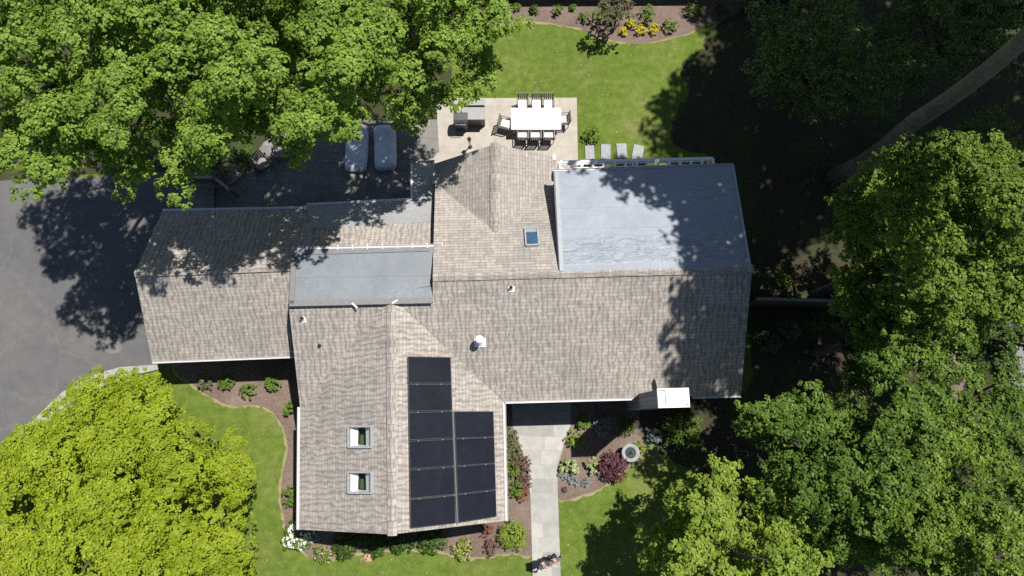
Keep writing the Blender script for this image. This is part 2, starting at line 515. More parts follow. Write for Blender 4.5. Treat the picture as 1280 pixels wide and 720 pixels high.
def glass_mat(name, tint):
    m, nt, b, out = newmat(name)
    t = nt.nodes.new('ShaderNodeBsdfTransparent'); t.inputs[0].default_value = (*tint, 1)
    b.inputs['Base Color'].default_value = (.02, .03, .03, 1); b.inputs['Roughness'].default_value = .05
    mx = nt.nodes.new('ShaderNodeMixShader'); mx.inputs[0].default_value = .88
    nt.links.new(b.outputs[0], mx.inputs[1]); nt.links.new(t.outputs[0], mx.inputs[2])
    nt.links.new(mx.outputs[0], out.inputs[0])
    return m
M['glass'] = glass_mat('skylight_glass', (.92, .96, .94))
M['blue_glass'] = plain('blue_skylight_glass', (.035, .075, .12), .12, .25, 3)
M['shade'] = plain('skylight_shade', (.20, .25, .26), .6, .1, 6)
M['room_green'] = plain('room_floor', (.07, .115, .055), .8, .2, 5)
M['table_glass'] = plain('white_table_top', (.82, .82, .82), .25, .03, 3)

# ------------------------------------------------------------------ ground
def outline(pts, per=5, jit=.0, closed=True):
    """smooth outline through points (Catmull-Rom) with a little raggedness"""
    out = []
    n = len(pts)
    for i in range(n):
        p0, p1, p2, p3 = pts[i - 1], pts[i], pts[(i + 1) % n], pts[(i + 2) % n]
        for k in range(per):
            t = k / per
            q = .5 * ((2 * p1) + (p2 - p0) * t + (2 * p0 - 5 * p1 + 4 * p2 - p3) * t * t + (3 * p1 - p0 - 3 * p2 + p3) * t ** 3)
            out.append(q + Vector((rnd.uniform(-jit, jit), rnd.uniform(-jit, jit), 0)))
    return out

def sheet(name, pix, z, mat, smooth=0, jit=.0, kind='structure'):
    pts = [U(px, py, z) for px, py in pix]
    if smooth: pts = outline(pts, smooth, jit)
    mb = MB()
    bm = bmesh.new()
    f = bm.faces.new([bm.verts.new(p) for p in pts])
    f.normal_update()
    if f.normal.z < 0: f.normal_flip()
    bmesh.ops.triangulate(bm, faces=[f])
    bm.normal_update()
    for f in bm.faces:
        if f.normal.z < 0: f.normal_flip()
    bm.verts.index_update()
    mb.add([v.co[:] for v in bm.verts], [[v.index for v in f.verts] for f in bm.faces])
    bm.free()
    o = mb.build(name, mat)
    return tag(o, kind=kind)

mb = MB()
S = 260
mb.face([(-S, -S, 0), (S, -S, 0), (S, S, 0), (-S, S, 0)])
tag(mb.build('lawn', M['lawn']), kind='structure')
E = .004
sheet('driveway', [(-160, 217), (0, 219), (120, 222), (225, 205), (330, 170), (420, 145), (470, 140), (500, 205), (500, 280), (330, 330), (300, 452), (195, 456), (150, 459), (112, 470), (78, 490), (45, 527), (22, 555), (2, 578), (-60, 640), (-160, 700)], E, M['asphalt'])
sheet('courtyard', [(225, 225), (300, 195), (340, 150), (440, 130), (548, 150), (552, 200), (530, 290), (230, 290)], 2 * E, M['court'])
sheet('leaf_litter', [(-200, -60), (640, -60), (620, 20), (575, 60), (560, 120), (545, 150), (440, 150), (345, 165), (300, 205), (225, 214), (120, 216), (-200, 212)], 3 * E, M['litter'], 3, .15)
sheet('patio', [(545, 123), (721, 122), (723, 235), (530, 235), (530, 204), (549, 190)], 4 * E, M['patio'])
def worn_edge(pix, z, w=.10):
    pts = outline([U(px, py, z) for px, py in pix], 6, .0)
    c_ = sum(pts, Vector()) / len(pts); n_ = len(pts); o2 = []
    ar = sum(pts[i].x * pts[(i + 1) % n_].y - pts[(i + 1) % n_].x * pts[i].y for i in range(n_))
    for i in range(n_):
        t_ = (pts[(i + 1) % n_] - pts[i - 1]).normalized()
        nn_ = Vector((t_.y, -t_.x, 0)) * (1 if ar > 0 else -1)
        o2.append(pts[i] + nn_ * w * rnd.uniform(.1, 1.5))
    mb = MB(); bm = bmesh.new()
    fa = bm.faces.new([bm.verts.new(p) for p in o2]); fa.normal_update()
    bmesh.ops.triangulate(bm, faces=[fa]); bm.normal_update()
    for t_ in bm.faces:
        vs = [v.co.copy() for v in t_.verts]
        mb.face(vs if t_.normal.z > 0 else vs[::-1])
    bm.free()
    tag(mb.build('worn_lawn_edge', M['worn']), kind='structure')
# mulch beds
worn_edge([(225, 455), (380, 440), (400, 560), (385, 668), (362, 668), (355, 648), (351, 620), (354, 590), (359, 560), (354, 534), (338, 513), (315, 506), (296, 508), (270, 500), (240, 480)], 1.45 * E)
sheet('mulch_bed', [(225, 455), (380, 440), (400, 560), (385, 668), (362, 668), (355, 648), (351, 620), (354, 590), (359, 560), (354, 534), (338, 513), (315, 506), (296, 508), (270, 500), (240, 480)], 2 * E, M['mulch'], 4, .03)
worn_edge([(362, 650), (500, 640), (620, 640), (628, 500), (650, 520), (661, 585), (665, 620), (667, 690), (640, 691), (610, 695), (580, 697), (555, 690), (520, 686), (470, 688), (430, 694), (405, 700), (380, 690)], 1.4 * E)
sheet('mulch_bed', [(362, 650), (500, 640), (620, 640), (628, 500), (650, 520), (661, 585), (665, 620), (667, 690), (640, 691), (610, 695), (580, 697), (555, 690), (520, 686), (470, 688), (430, 694), (405, 700), (380, 690)], 3 * E, M['mulch'], 4, .03)
worn_edge([(700, 500), (800, 500), (812, 540), (806, 562), (795, 575), (775, 592), (757, 607), (733, 618), (706, 625), (698, 622), (697, 590), (710, 530)], 1.35 * E)
sheet('mulch_bed', [(700, 500), (800, 500), (812, 540), (806, 562), (795, 575), (775, 592), (757, 607), (733, 618), (706, 625), (698, 622), (697, 590), (710, 530)], 2 * E, M['mulch'], 4, .03)
worn_edge([(600, 2), (700, 2), (900, 0), (985, 4), (975, 22), (930, 26), (890, 28), (850, 45), (800, 54), (755, 49), (730, 37), (700, 31), (660, 27), (600, 31)], 1.3 * E)
sheet('mulch_bed', [(600, 2), (700, 2), (900, 0), (985, 4), (975, 22), (930, 26), (890, 28), (850, 45), (800, 54), (755, 49), (730, 37), (700, 31), (660, 27), (600, 31)], 2 * E, M['mulch'], 4, .05)
sheet('woodland_floor_and_lawn_shade', [(812, 500), (940, 480), (915, 345), (905, 215), (850, 185), (838, 160), (858, 120), (852, 85), (880, 60), (905, 30), (1100, -80), (1450, -80), (1450, 760), (1010, 760), (930, 640), (860, 585), (815, 560)], 3 * E, M['litter'], 7, .16)  # leaf litter floor, its lawn side stretched over shaded grass to darken it
sheet('side_road', [(1262, 310), (1420, 310), (1420, 495), (1250, 495), (1252, 420)], 5 * E, M['side_road'])
sheet('bare_soil', [(1188, 428), (1206, 430), (1209, 470), (1196, 500), (1186, 470)], 5 * E, M['mulch'], 3)
# front walk with porch slab
sheet('walkway', [(638, 470), (715, 470), (713, 533), (709, 541), (697, 580), (697, 611), (701, 722), (708, 980), (668, 980), (666, 722), (663, 620), (660, 588), (645, 541), (641, 533)], 5 * E, M['walk'])
sheet('driveway_patch', [(128, 433), (133, 427), (142, 426), (151, 430), (153, 437), (146, 442), (135, 441)], 2 * E, M['patch'], 4, .04)
# driveway kerb apron: a raised concrete band following the curve
def band(name, pix_in, pix_out, h, mat):
    a = [U(*p) for p in pix_in]; b = [U(*p) for p in pix_out]
    mb = MB()
    for i in range(len(a) - 1):
        z = Vector((0, 0, h))
        mb.face([a[i] + z, b[i] + z, b[i + 1] + z, a[i + 1] + z])
        mb.face([b[i], b[i + 1], b[i + 1] + z, b[i] + z]); mb.face([a[i], a[i] + z, a[i + 1] + z, a[i + 1]])
    for i in (0, len(a) - 1):
        mb.face([a[i], b[i], b[i] + Vector((0, 0, h)), a[i] + Vector((0, 0, h))])
    return tag(mb.build(name, mat), kind='structure')
band('kerb', [(200, 462), (165, 470), (140, 481), (118, 496), (97, 513), (80, 528), (62, 540)],
     [(197, 456), (152, 459), (113, 470), (80, 490), (58, 511), (46, 523), (38, 532)], .11, M['kerbstone'])

# stepping stones
for k, (a, b, c) in enumerate([(737, 190, 'second nearest the patio'), (757, 190, ''), (777, 189, ''), (797, 191, '')]):
    p = U(a, b)
    lab = ['pale stepping stone closest to the patio edge', 'pale stepping stone second from the patio corner',
           'pale stepping stone third from the patio corner', 'pale tilted stepping stone farthest from the patio'][k]
    mb = MB().bevbox(p + Vector((0, 0, .025)), (.46 + .02 * k, .78, .07), rz=[.02, -.04, .03, -.22][k], b=.02)
    tag(mb.build('stepping_stone', M['pale_stone']), lab, 'stepping stone', 'stepping stones beside the patio')

# ------------------------------------------------------------------ the house
ZE = 3.45
MF = plane3(U(628, 502, ZE), U(926, 494, ZE), U(940, 336, 5.9))
e = (U(926, 494, ZE) - U(628, 502, ZE)); e.z = 0; e.normalize()
f = Vector((-e.y, e.x, 0))                                   # towards the rear
RR = R(940, 336, MF)
RL = along(RR, e, 541)
slope = math.sqrt(1 - MF[0].z ** 2) / MF[0].z
MR = plane3(RR, RL, RR + f - UP * slope)
ME = plane3(RR + UP * .03, RL + UP * .03, U(917, 206, 4.75))
WL = plane3(U(375, 520, ZE), U(374, 662, ZE), U(490, 668, 5.5))
WR = plane3(U(629, 505, ZE), U(632, 651, ZE), U(490, 668, 5.5))
VL = X3(MF, WL, zplane(ZE)); VR = X3(MF, WR, zplane(ZE)); WT = X3(MF, WL, WR)
GF = plane3(U(190, 452, 2.7), U(364, 445, 2.7), U(168, 341, 4.75))
eg = (U(364, 445, 2.7) - U(190, 452, 2.7)); eg.z = 0; eg.normalize()
GL = R(168, 341, GF)
GRt = along(GL, eg, 520)
GR = plane3(GL, GRt, U(203, 264, 2.95))
LM = plane3(U(383, 257, 3.1), U(516, 250, 3.1), R(460, 281, GR))
T2 = R(619, 290, MR)
PK = U(619, 180, T2.z)
CL = plane3(T2, PK, U(545, 204, 3.5))
CR = plane3(T2, PK, U(691, 196, 3.5))
sa_me = ME[0].cross(UP.cross(ME[0]).normalized()); v_r = RR.dot(sa_me)
M['roof_membrane'] = membrane('roof_membrane', (.232, .260, .298), .7, .98, (v_r - 1.75, v_r - .3))
DP = plane3(R(362, 381, MF, .12), R(541, 377, MF, .12), U(366, 312, 5.15))
print('heights: wing top', WT, proj(WT), 'VL', proj(VL), 'VR', proj(VR), 'T2', T2.z, 'ridge', RL, proj(RL))

HB = Vector((0, U(640, 440).y, 0))
house = thing('house', HB, 'rambling shingled house with solar panels, white chimney top and flat grey roof sections', 'house')

def slab(mb, pts, pl, th=.2, mi_top=0, mi_side=1):
    """roof slab: top polygon with slope UVs, trim sides, soffit"""
    n = pl[0]
    ea = UP.cross(n); ea = ea.normalized() if ea.length > 1e-4 else Vector((1, 0, 0))
    sa = n.cross(ea)
    area = sum((pts[i].x * pts[(i + 1) % len(pts)].y - pts[(i + 1) % len(pts)].x * pts[i].y) for i in range(len(pts)))
    if area < 0: pts = pts[::-1]
    bm = bmesh.new()
    fa = bm.faces.new([bm.verts.new(p) for p in pts])
    fa.normal_update()
    bmesh.ops.triangulate(bm, faces=[fa])
    bm.normal_update()
    for t in bm.faces:
        vs = [v.co.copy() for v in t.verts]
        if t.normal.z < 0: vs = vs[::-1]
        mb.face(vs, mi_top, [(v.dot(ea), v.dot(sa)) for v in vs])
        mb.face([v - UP * th for v in vs[::-1]], mi_side)
    bm.free()
    for i in range(len(pts)):
        a, b = pts[i], pts[(i + 1) % len(pts)]
        mb.face([a - UP * th, b - UP * th, b, a], mi_side)
    return mb

def roof(name, polys, mat, th=.2, label=None, side='white_trim'):
    mb = MB()
    for pts, pl in polys: slab(mb, pts, pl, th)
    o = mb.build(name, [mat, M[side]], house)
    if label: o['label'] = label
    return o

Bc = R(926, 494, MF); Ac = VR
DLf, DRf = R(361, 383, MF), R(541, 379, MF)
_d = (DRf - DLf); _n = Vector((-_d.y, _d.x, 0)).normalized(); DV = (_n, _n.dot(DLf) - .02)
XA, XB, WTc = X3(MF, WL, DV), X3(MF, WR, DV), X3(WL, WR, DV)
roof('roof', [([VL, XA, DLf], MF), ([XB, VR, Bc, RR, RL, DRf], MF)], M['shingle'], label='main front shingle roof slope')
# rear slope of the main roof
left_v = (e.copy(), e.dot(R(543, 243, MR)))
VLc = X3(CL, MR, left_v)
MRr = along(RR, e, 704)
mr_low = X3(CR, MR, (e.copy(), e.dot(R(697, 236, MR))))
roof('roof', [([RL, MRr, mr_low, T2, VLc], MR)], M['shingle_rows'], label='rear shingle roof slope')
cre = U(691, 196, 3.5)
cle = X3(CL, zplane(3.5), left_v)
cl0 = X3(CL, left_v, (f.copy(), f.dot(U(545, 204, 3.5))))
cr_in = X3(CR, (e.copy(), e.dot(R(697, 236, MR))), (f.copy(), f.dot(cre)))
roof('roof', [([cl0, PK, T2, VLc], CL), ([PK, cr_in, mr_low, T2], CR)], M['shingle_rows'], label='small rear gable roof')
# front wing
wle = U(374, 662, ZE); wre = U(632, 651, ZE); wrk = U(490, 668, 5.5)

def skyhole(cx0, cy0, cx1, cy1, pl):
    return [R(cx0, cy0, pl), R(cx1, cy0, pl), R(cx1, cy1, pl), R(cx0, cy1, pl)]
# left slope is split round the two skylight openings
sk1 = (437, 533, 466, 559); sk2 = (437, 590, 466, 616)
def strip_polys():
    ax, bx = 437, 466
    L = lambda y: R(375 + (y - 520) * -.007, y, WL)
    # columns: left of openings, between, right
    tl, bl = R(ax, 440, WL), R(ax, 700, WL)
    def cut(px, other_a, other_b):
        # point on segment a-b whose projection has x = px
        lo, hi = 0.0, 1.0
        for _ in range(50):
            m = (lo + hi) / 2
            if proj(other_a.lerp(other_b, m))[0] < px: lo = m
            else: hi = m
        return other_a.lerp(other_b, lo)
    va, vb = cut(ax, VL, WT), cut(bx, VL, WT)
    ga, gb = cut(ax, wle, wrk), cut(bx, wle, wrk)
    A = lambda y: R(ax, y, WL)
    B = lambda y: R(bx, y, WL)
    return [([VL, va, A(533), A(559), A(590), A(616), ga, wle], WL),
            ([va, vb, B(533), A(533)], WL), ([A(559), B(559), B(590), A(590)], WL), ([A(616), B(616), gb, ga], WL),
            ([vb, XA, WTc, wrk, gb, B(616), B(590), B(559), B(533)], WL)]
mbw = MB()
for pts, pl in strip_polys():
    slab(mbw, pts, pl, .2)
slab(mbw, [WTc, XB, VR, wre, wrk], WR, .2)
o = mbw.build('roof', [M['shingle'], M['white_trim']], house); o['label'] = 'front wing shingle roof'
# garage
gfe0, gfe1 = U(190, 452, 2.7), R(383, 444.3, GF)
gr1 = along(GL, eg, 560)
roof('roof', [([gfe0, gfe1, along(GL, eg, 395), GL], GF)], M['shingle'], label='garage front shingle roof slope')
roof('roof', [([GL, gr1, R(541, 277, GR), R(387, 285, GR), R(387, 261.5, GR), R(203, 264, GR)], GR)], M['shingle'], label='garage rear shingle roof slope')
# low membrane roof
roof('low_roof', [([R(387, 285, LM), R(383, 257, LM), R(516, 250, LM), R(516, 204, LM), R(543, 202, LM), R(541, 277, LM)], LM)], M['low_membrane'], .18, 'low grey roof strip with white edge')
# dormer roof
dpts = [R(362, 381, DP), R(541, 377, DP), R(541, 326, DP), R(552, 325, DP), R(553, 308, DP), R(366, 312, DP)]
roof('dormer_roof', [(dpts, DP)], M['dormer_membrane'], .16, 'flat grey dormer roof')
mb = MB()
up3 = DP[0]
def edge(a, b, w, h, off=.0):
    MB().bar(R(*a, DP, off), R(*b, DP, off), w, h, up3).build('edge_flashing', M['edge_grey'], house)
edge((364.5, 380), (368, 314), .20, .05, .02); edge((362, 379.5), (540, 375.5), .24, .05, .02); edge((371, 317), (537, 312), .14, .04, .02)
# large grey roof at the rear right
m0, m1, m2, m3 = R(699, 341, ME), R(939.5, 336, ME), R(917, 206.5, ME), R(692, 214, ME)
roof('flat_roof', [([m0, m1, m2, m3], ME)], M['roof_membrane'], .2, 'large pale grey low slope roof')
mb = MB()
mb.bar(R(702, 339, ME, .02), R(695.5, 215, ME, .02), .16, .06, ME[0], bev=.01); mb.build('edge_flashing', M['lead'], house); mb = MB()
mb.bar(R(938, 336, ME, .02), R(916, 207, ME, .02), .10, .06, ME[0], bev=.01)
mb.build('edge_flashing', M['lead'], house)
mb = MB()
# ridge and hip caps
mb = MB()
def caps(a, b, w=.32, step=.26):
    mb = MB()
    d = (b - a); L = d.length; n = max(2, int(L / step)); x = d.normalized()
    s = UP.cross(x).normalized()
    for k in range(n):
        p, q = a + x * (L * k / n), a + x * (L * (k + 1) / n + .05)
        dz, tilt = UP * (.035 + .012 * rnd.random()), UP * .02
        u0, u1 = rnd.random() * 9, rnd.random() * 9
        for sg in (-1, 1):
            drop = UP * (w * .5 * (slope * .95))
            vs = [p + dz, q + dz + tilt, q + dz + tilt + s * sg * w * .5 - drop, p + dz + s * sg * w * .5 - drop]
            if sg > 0: vs = vs[::-1]
            mb.face(vs, 0, [(u0, u1), (u0 + .26, u1), (u0 + .26, u1 + .14), (u0, u1 + .14)])
    mb.build('ridge_cap', M['shingle_rows'], house)
caps(RL, RR); caps(WTc, wrk, .36); caps(T2, PK, .42); caps(GL, along(GL, eg, 366), .34)
# gutters and fascias (white lines along the eaves)
mb = MB()
def gutter(a, b, w=.08, h=.11, lift=.02, out=None, m='white_trim'):
    mb = MB()
    o_ = out * (w * .5) if out else Vector((0, 0, 0))
    a2, b2 = a + o_ + UP * lift, b + o_ + UP * lift
    s = UP.cross((b2 - a2).normalized()) * (w * .5)
    mb.bar(a2 - UP * h * .5, b2 - UP * h * .5, w, .012)
    mb.bar(a2 + s - UP * h * .25, b2 + s - UP * h * .25, .014, h * .5)
    mb.bar(a2 - s - UP * h * .25, b2 - s - UP * h * .25, .014, h * .5)
    mb.build('gutter', M[m], house)
eP = X3(MF, zplane(ZE), (e.copy(), e.dot(R(793, 497, MF))))
gutter(VR + e * .05, eP, out=-f)
gutter(R(866, 495.8, MF), Bc, out=-f)
gutter(gfe0, gfe1, out=-f)
gutter(VL, wle, w=.10, out=-e)
gutter(VR, wre, w=.10, out=e)
gutter(cl0, VLc, .08, out=-e)
gutter(m3 - f * .0, m2, out=f)
gutter(R(203, 264, GR), R(383, 260.5, GR), w=.09, m='white_paint', out=f)  # shaded rear gutters get a brighter white to offset the shade
gutter(R(383, 257, LM), R(516, 250, LM), w=.09, m='white_paint', out=f)
gutter(R(516, 250, LM), R(516, 204, LM), w=.09, m='white_paint', out=-e)
gutter(R(383, 262, LM), R(383, 257, LM), w=.09, m='white_paint', out=-e)
gutter(R(516, 204, LM), R(543, 202, LM), w=.07, m='white_trim', out=f)
gutter(dpts[5], dpts[4], .10, out=f)
# gutter hangers that catch the light along the dormer edge
mb = MB()
for k in range(11):
    p = dpts[5].lerp(dpts[4], k / 10)
    MB().bar(p + UP * .03 - f * .05, p + UP * .03 + f * .13, .035, .012).build('gutter_hanger', M['white_paint'], house)
for k in range(2):
    p = R([440, 490][k], 379, DP, .05)
    MB().bar(p, p + Vector((.22, -.18 + .3 * k, .02)), .06, .02).build('roof_bracket', M['white_paint'], house)

# walls (set back under the eaves)
def wall_ring(mb, verts, th=.26):
    top = [Vector((p.x, p.y, zat(pl, p.x, p.y) - th)) for p, pl in verts]
    n = len(top)
    mb = MB()
    for i in range(n):
        a, b = top[i], top[(i + 1) % n]
        mb.face([Vector((a.x, a.y, 0)), Vector((b.x, b.y, 0)), b, a])
    mb.build('wall', M['siding'], house)
def P2(p, de=0.0, df=0.0): return Vector((p.x, p.y, 0)) + e * de + f * df
mb = MB()
wall_ring(mb, [(P2(VL, .4, .35), MF), (P2(Bc, -.4, .35), MF), (P2(RR, -.4), MF), (P2(m2, -.45, -.45), ME), (P2(m3, .3, -.45), ME), (P2(MRr, .1, -.1), MR), (P2(RL, .3, -.1), MR), (P2(RL, .3, -.2), MF), (P2(DLf, .45, 0), MF)])
wall_ring(mb, [(P2(VL, .4, .6), WL), (P2(wle, .4, .3), WL), (P2(wrk, 0, .35), WL), (P2(wre, -.4, .35), WR), (P2(VR, -.4, .6), WR)])
wall_ring(mb, [(P2(gfe0, .35, .35), GF), (P2(gfe1, 0, .35), GF), (P2(GRt, 0, 0), GF), (P2(R(520, 262, GR), 0, -.3), GR), (P2(R(203, 264, GR), .4, -.35), GR), (P2(GL, .35, 0), GF)])
wall_ring(mb, [(P2(R(383, 262, LM), .1, -.4), LM), (P2(R(383, 258, LM), .1, -.35), LM), (P2(R(516, 250, LM), .15, -.3), LM), (P2(R(516, 204, LM), .15, -.3), LM), (P2(R(543, 202, LM), .3, -.3), LM), (P2(R(541, 276, LM), .3, 0), LM)])
wall_ring(mb, [(P2(cl0, .25, -.3), CL), (P2(PK, 0, -.3), CL), (P2(cr_in, -.1, -.3), CR), (P2(mr_low, -.1, 0), CR), (P2(T2), CR), (P2(VLc, .25, 0), CL)])
# dormer walls and the gable cheek beside it, cheek wall under the big grey roof
mb = MB()
def cheek(a, pa, b, pb, lo_a, lo_b, top_off=-.1):
    mb = MB()
    A_ = Vector((a.x, a.y, zat(pa, a.x, a.y) + top_off)); B_ = Vector((b.x, b.y, zat(pb, b.x, b.y) + top_off))
    mb.face([Vector((a.x, a.y, lo_a)), Vector((b.x, b.y, lo_b)), B_, A_])
    mb.build('cheek_wall', M['siding'], house)
cheek(P2(dpts[0], .12, .1), DP, P2(dpts[5], .12, -.12), DP, 3.0, 3.0)
cheek(P2(dpts[5], .12, -.12), DP, P2(dpts[4], -.1, -.12), DP, 3.0, 3.0)
cheek(P2(dpts[4], -.1, -.12), DP, P2(RL, .25, .25), DP, 3.0, 3.0)
cheek(P2(m0, .12, .02), ME, P2(m3, .14, -.1), ME, 0.0, 0.0)
cheek(P2(RL, .06, 0), MF, P2(DRf, .06, .0), MF, 4.6, 4.6, -.1)

# white trellis along the rear edge of the big grey roof
mb = MB()
t0, t1 = U(700, 203.0, 4.3), U(891, 198.5, 4.3)
s0, s1 = U(700, 211.5, 4.3), U(891, 206.5, 4.3)
mb.bar(t0, t1, .13, .14, bev=.01); mb.bar(s0, s1, .09, .14, bev=.01)
mb.bar(t0.lerp(s0, .28), t1.lerp(s1, .28), .09, .05)
for k in range(15):
    mb.bar(t0.lerp(t1, k / 14) + UP * .02, s0.lerp(s1, k / 14) + UP * .02, .11, .09, bev=.008)
o = mb.build('trellis', M['white_paint'], house)
mb = MB()
for k in (0, 7, 14):
    p = t0.lerp(t1, k / 14)
    MB().bar(p - UP * .08, Vector((p.x, p.y, 0)), .13, .13).build('post', M['white_paint'], house)
# small white downspout head at the gable corner
MB().bevbox(cre + Vector((.05, -.02, -.02)), (.13, .26, .10), b=.03).build('downspout', M['white_paint'], house)

# chimney
c0, c1, c2, c3 = U(822, 487, 7.2), U(859, 484.5, 7.2), U(860, 508, 7.2), U(823, 510.5, 7.2)
cc = (c0 + c1 + c2 + c3) / 4; cw, cd = (c1 - c0).length, (c3 - c0).length
ang = math.atan2(e.y, e.x)
mb = MB().bevbox(Vector((cc.x, cc.y, 3.6)), (cw * .97, cd * .94, 7.2), rz=ang, b=.01)
chim = mb.build('chimney', M['chim'], house)
mb = MB()
def ringbox(c, w, d, z0, z1, t, rz):
    for sx, sy, lx, ly in ((0, 1, w, t), (0, -1, w, t), (1, 0, t, d - 2 * t), (-1, 0, t, d - 2 * t)):
        off = Vector((sx * (w - t) / 2, sy * (d - t) / 2, 0)); off.rotate(Matrix.Rotation(rz, 3, 'Z'))
        mb.bevbox(Vector((c.x, c.y, (z0 + z1) / 2)) + off, (lx, ly, z1 - z0), rz=rz, b=.012)
ringbox(cc, cw * 1.06, cd * 1.04, 7.19, 7.33, .07, ang)
mb.bevbox(Vector((cc.x, cc.y, 7.22)) + e * .12 + f * .02, (cw * .74, cd * .80, .14), rz=ang, b=.03)
mb.bevbox(Vector((cc.x, cc.y, 7.205)), (cw * .98, cd * .96, .02), rz=ang, b=.0)
mb.build('chimney_cap', M['white_paint'], chim)
mb = MB()
for k in range(2):
    p = R(817.5, 474 + k * 4, MF, .0)
mb.bar(R(818, 473, MF, .02), R(821, 487, MF, .05), .05, .5, bev=.01)
mb.build('flashing', M['lead'], chim)

# skylights in the wing
for (x0, y0, x1, y1) in (sk1, sk2):
    n = WL[0]
    c = [R(x0, y0, WL), R(x1, y0, WL), R(x1, y1, WL), R(x0, y1, WL)]
    mb = MB()
    for i in range(4):
        a, b = c[i], c[(i + 1) % 4]
        mb.bar(a + n * .05, b + n * .05, .075, .13, n, bev=.01)
    fr = mb.build('skylight', M['lead'], house)
    # white well below: walls flare, dark room floor at the bottom
    mb = MB()
    depth = -UP * .28
    cen = (c[0] + c[1] + c[2] + c[3]) / 4
    mt, mb_ = (c[0] + c[1]) / 2, (c[3] + c[2]) / 2
    fl = [c[0].lerp(c[1], .33).lerp(c[3], .03) + depth, c[0].lerp(c[1], .62).lerp(c[2], .03) + depth, c[3].lerp(c[2], .62).lerp(c[1], .08) + depth, c[3].lerp(c[2], .33).lerp(c[0], .12) + depth]
    for i in range(4):
        j = (i + 1) % 4
        mb.face([c[i] + n * .02, fl[i], fl[j], c[j] + n * .02])
    mb.build('light_well', M['white_paint'], fr)
    mb = MB(); mb.face([p - UP * .45 for p in fl]); 
    far = [p - UP * .45 for p in fl]
    for i in range(4):
        j = (i + 1) % 4
        mb.face([fl[i], far[i], far[j], fl[j]])
    mb.build('room', M['room_green'], fr)
    mb = MB(); mb.face([p + n * .09 for p in [q.lerp(cen, .02) for q in c]])
    mb.build('pane', M['glass'], fr)
# blue skylight on the rear slope
c = [R(656, 286.5, MR), R(671.5, 286, MR), R(673.5, 307.5, MR), R(657.5, 308.5, MR)]
mb = MB(); n = MR[0]
for i in range(4):
    mb.bar(c[i] + n * .06, c[(i + 1) % 4] + n * .06, .06, .13, n, bev=.01)
sk = mb.build('skylight', M['lead'], house); sk['label'] = 'small blue glazed skylight'
mb = MB(); q = [p + n * .08 for p in c]
mb.face([q[0].lerp(q[3], .25), q[1].lerp(q[2], .25), q[2], q[3]]); mb.build('pane', M['blue_glass'], sk)
mb = MB(); mb.face([q[0], q[1], q[1].lerp(q[2], .25), q[0].lerp(q[3], .25)]); mb.build('shade', M['shade'], sk)

# solar panels: six in the long row, four in the short one
def pv_row(corners, n):
    a, b, c, d = [R(*p, WR, .13) for p in corners]
    nn = WR[0]
    for k in range(n):
        g = .004
        p = [a.lerp(d, k / n + g), b.lerp(c, k / n + g), b.lerp(c, (k + 1) / n - g), a.lerp(d, (k + 1) / n - g)]
        w, h = (p[1] - p[0]).length, (p[3] - p[0]).length
        mb = MB()
        mb.face([x for x in p[::-1]], 0, [(0, h), (w, h), (w, 0), (0, 0)])
        mb.face([x - nn * .04 for x in p], 0)
        pan = mb.build('solar_panel', M['pv'], house)
        mb = MB()
        for i in range(4):
            mb.bar(p[i] - nn * .018, p[(i + 1) % 4] - nn * .018, .022, .046, nn)
        mb.build('frame', M['dark_metal'], pan)
        if k:
            for t in (.2, .76):
                q = p[0].lerp(p[1], t) + nn * .012
                MB().bevbox(q, (.055, .05, .022), rz=ang, b=.004).build('clamp', M['clamp_grey'], pan)
pv_row([(510, 445), (563, 446), (569.5, 654.5), (513.5, 661)], 6)
pv_row([(568, 514), (616.5, 514), (620.5, 646), (573.5, 653.5)], 4)
mb = MB(); mb.bar(R(566, 514, WR, .06), R(571.5, 655, WR, .06), .05, .05, WR[0]); mb.build('panel_rail', M['clamp_grey'], house)
mb = MB()
for (a, b) in (((512, 470), (564, 470)),): mb.bar(R(*a, WR, .06), R(*b, WR, .06), .04, .05, WR[0])
mb.build('panel_rail', M['clamp_grey'], house)

# vents
def vent(px, py, pl, r, h, flash, cap=None, name='vent_pipe'):
    p = R(px, py, pl); n = pl[0]
    mb = MB(); mb.tube([p - UP * .05, p + UP * h], [r, r], 12)
    v = mb.build(name, M['black'] if not cap else M['white_paint'], house)
    if flash:
        x = e; y = n.cross(x).normalized()
        mm = Matrix((x, y, n)).transposed().to_4x4(); mm.translation = p + n * .02 - y * .05
        mb = MB().bevbox(None, (flash, flash * .8, .02), b=.006, m=mm)
        mb.lathe(p, [(r * 2.2, -.06), (r * 1.5, .06), (r * 1.1, .12)], 14)
        mb.build('flashing', M['white_paint'], v)
    if cap:
        mb = MB(); mb.lathe(p + UP * h, [(cap, -.03), (cap, .0), (cap * .9, .06), (cap * .5, .11), (0.001, .13)], 18)
        mb.build('cap', M['white_paint'], v)
    return v
vent(379, 398.5, MF, .055, .26, .24); vent(639, 360, MF, .055, .24, .26)
vent(400, 432, MF, .06, .12, 0)
vent(600, 426.5, MF, .09, .62, .46, .17)

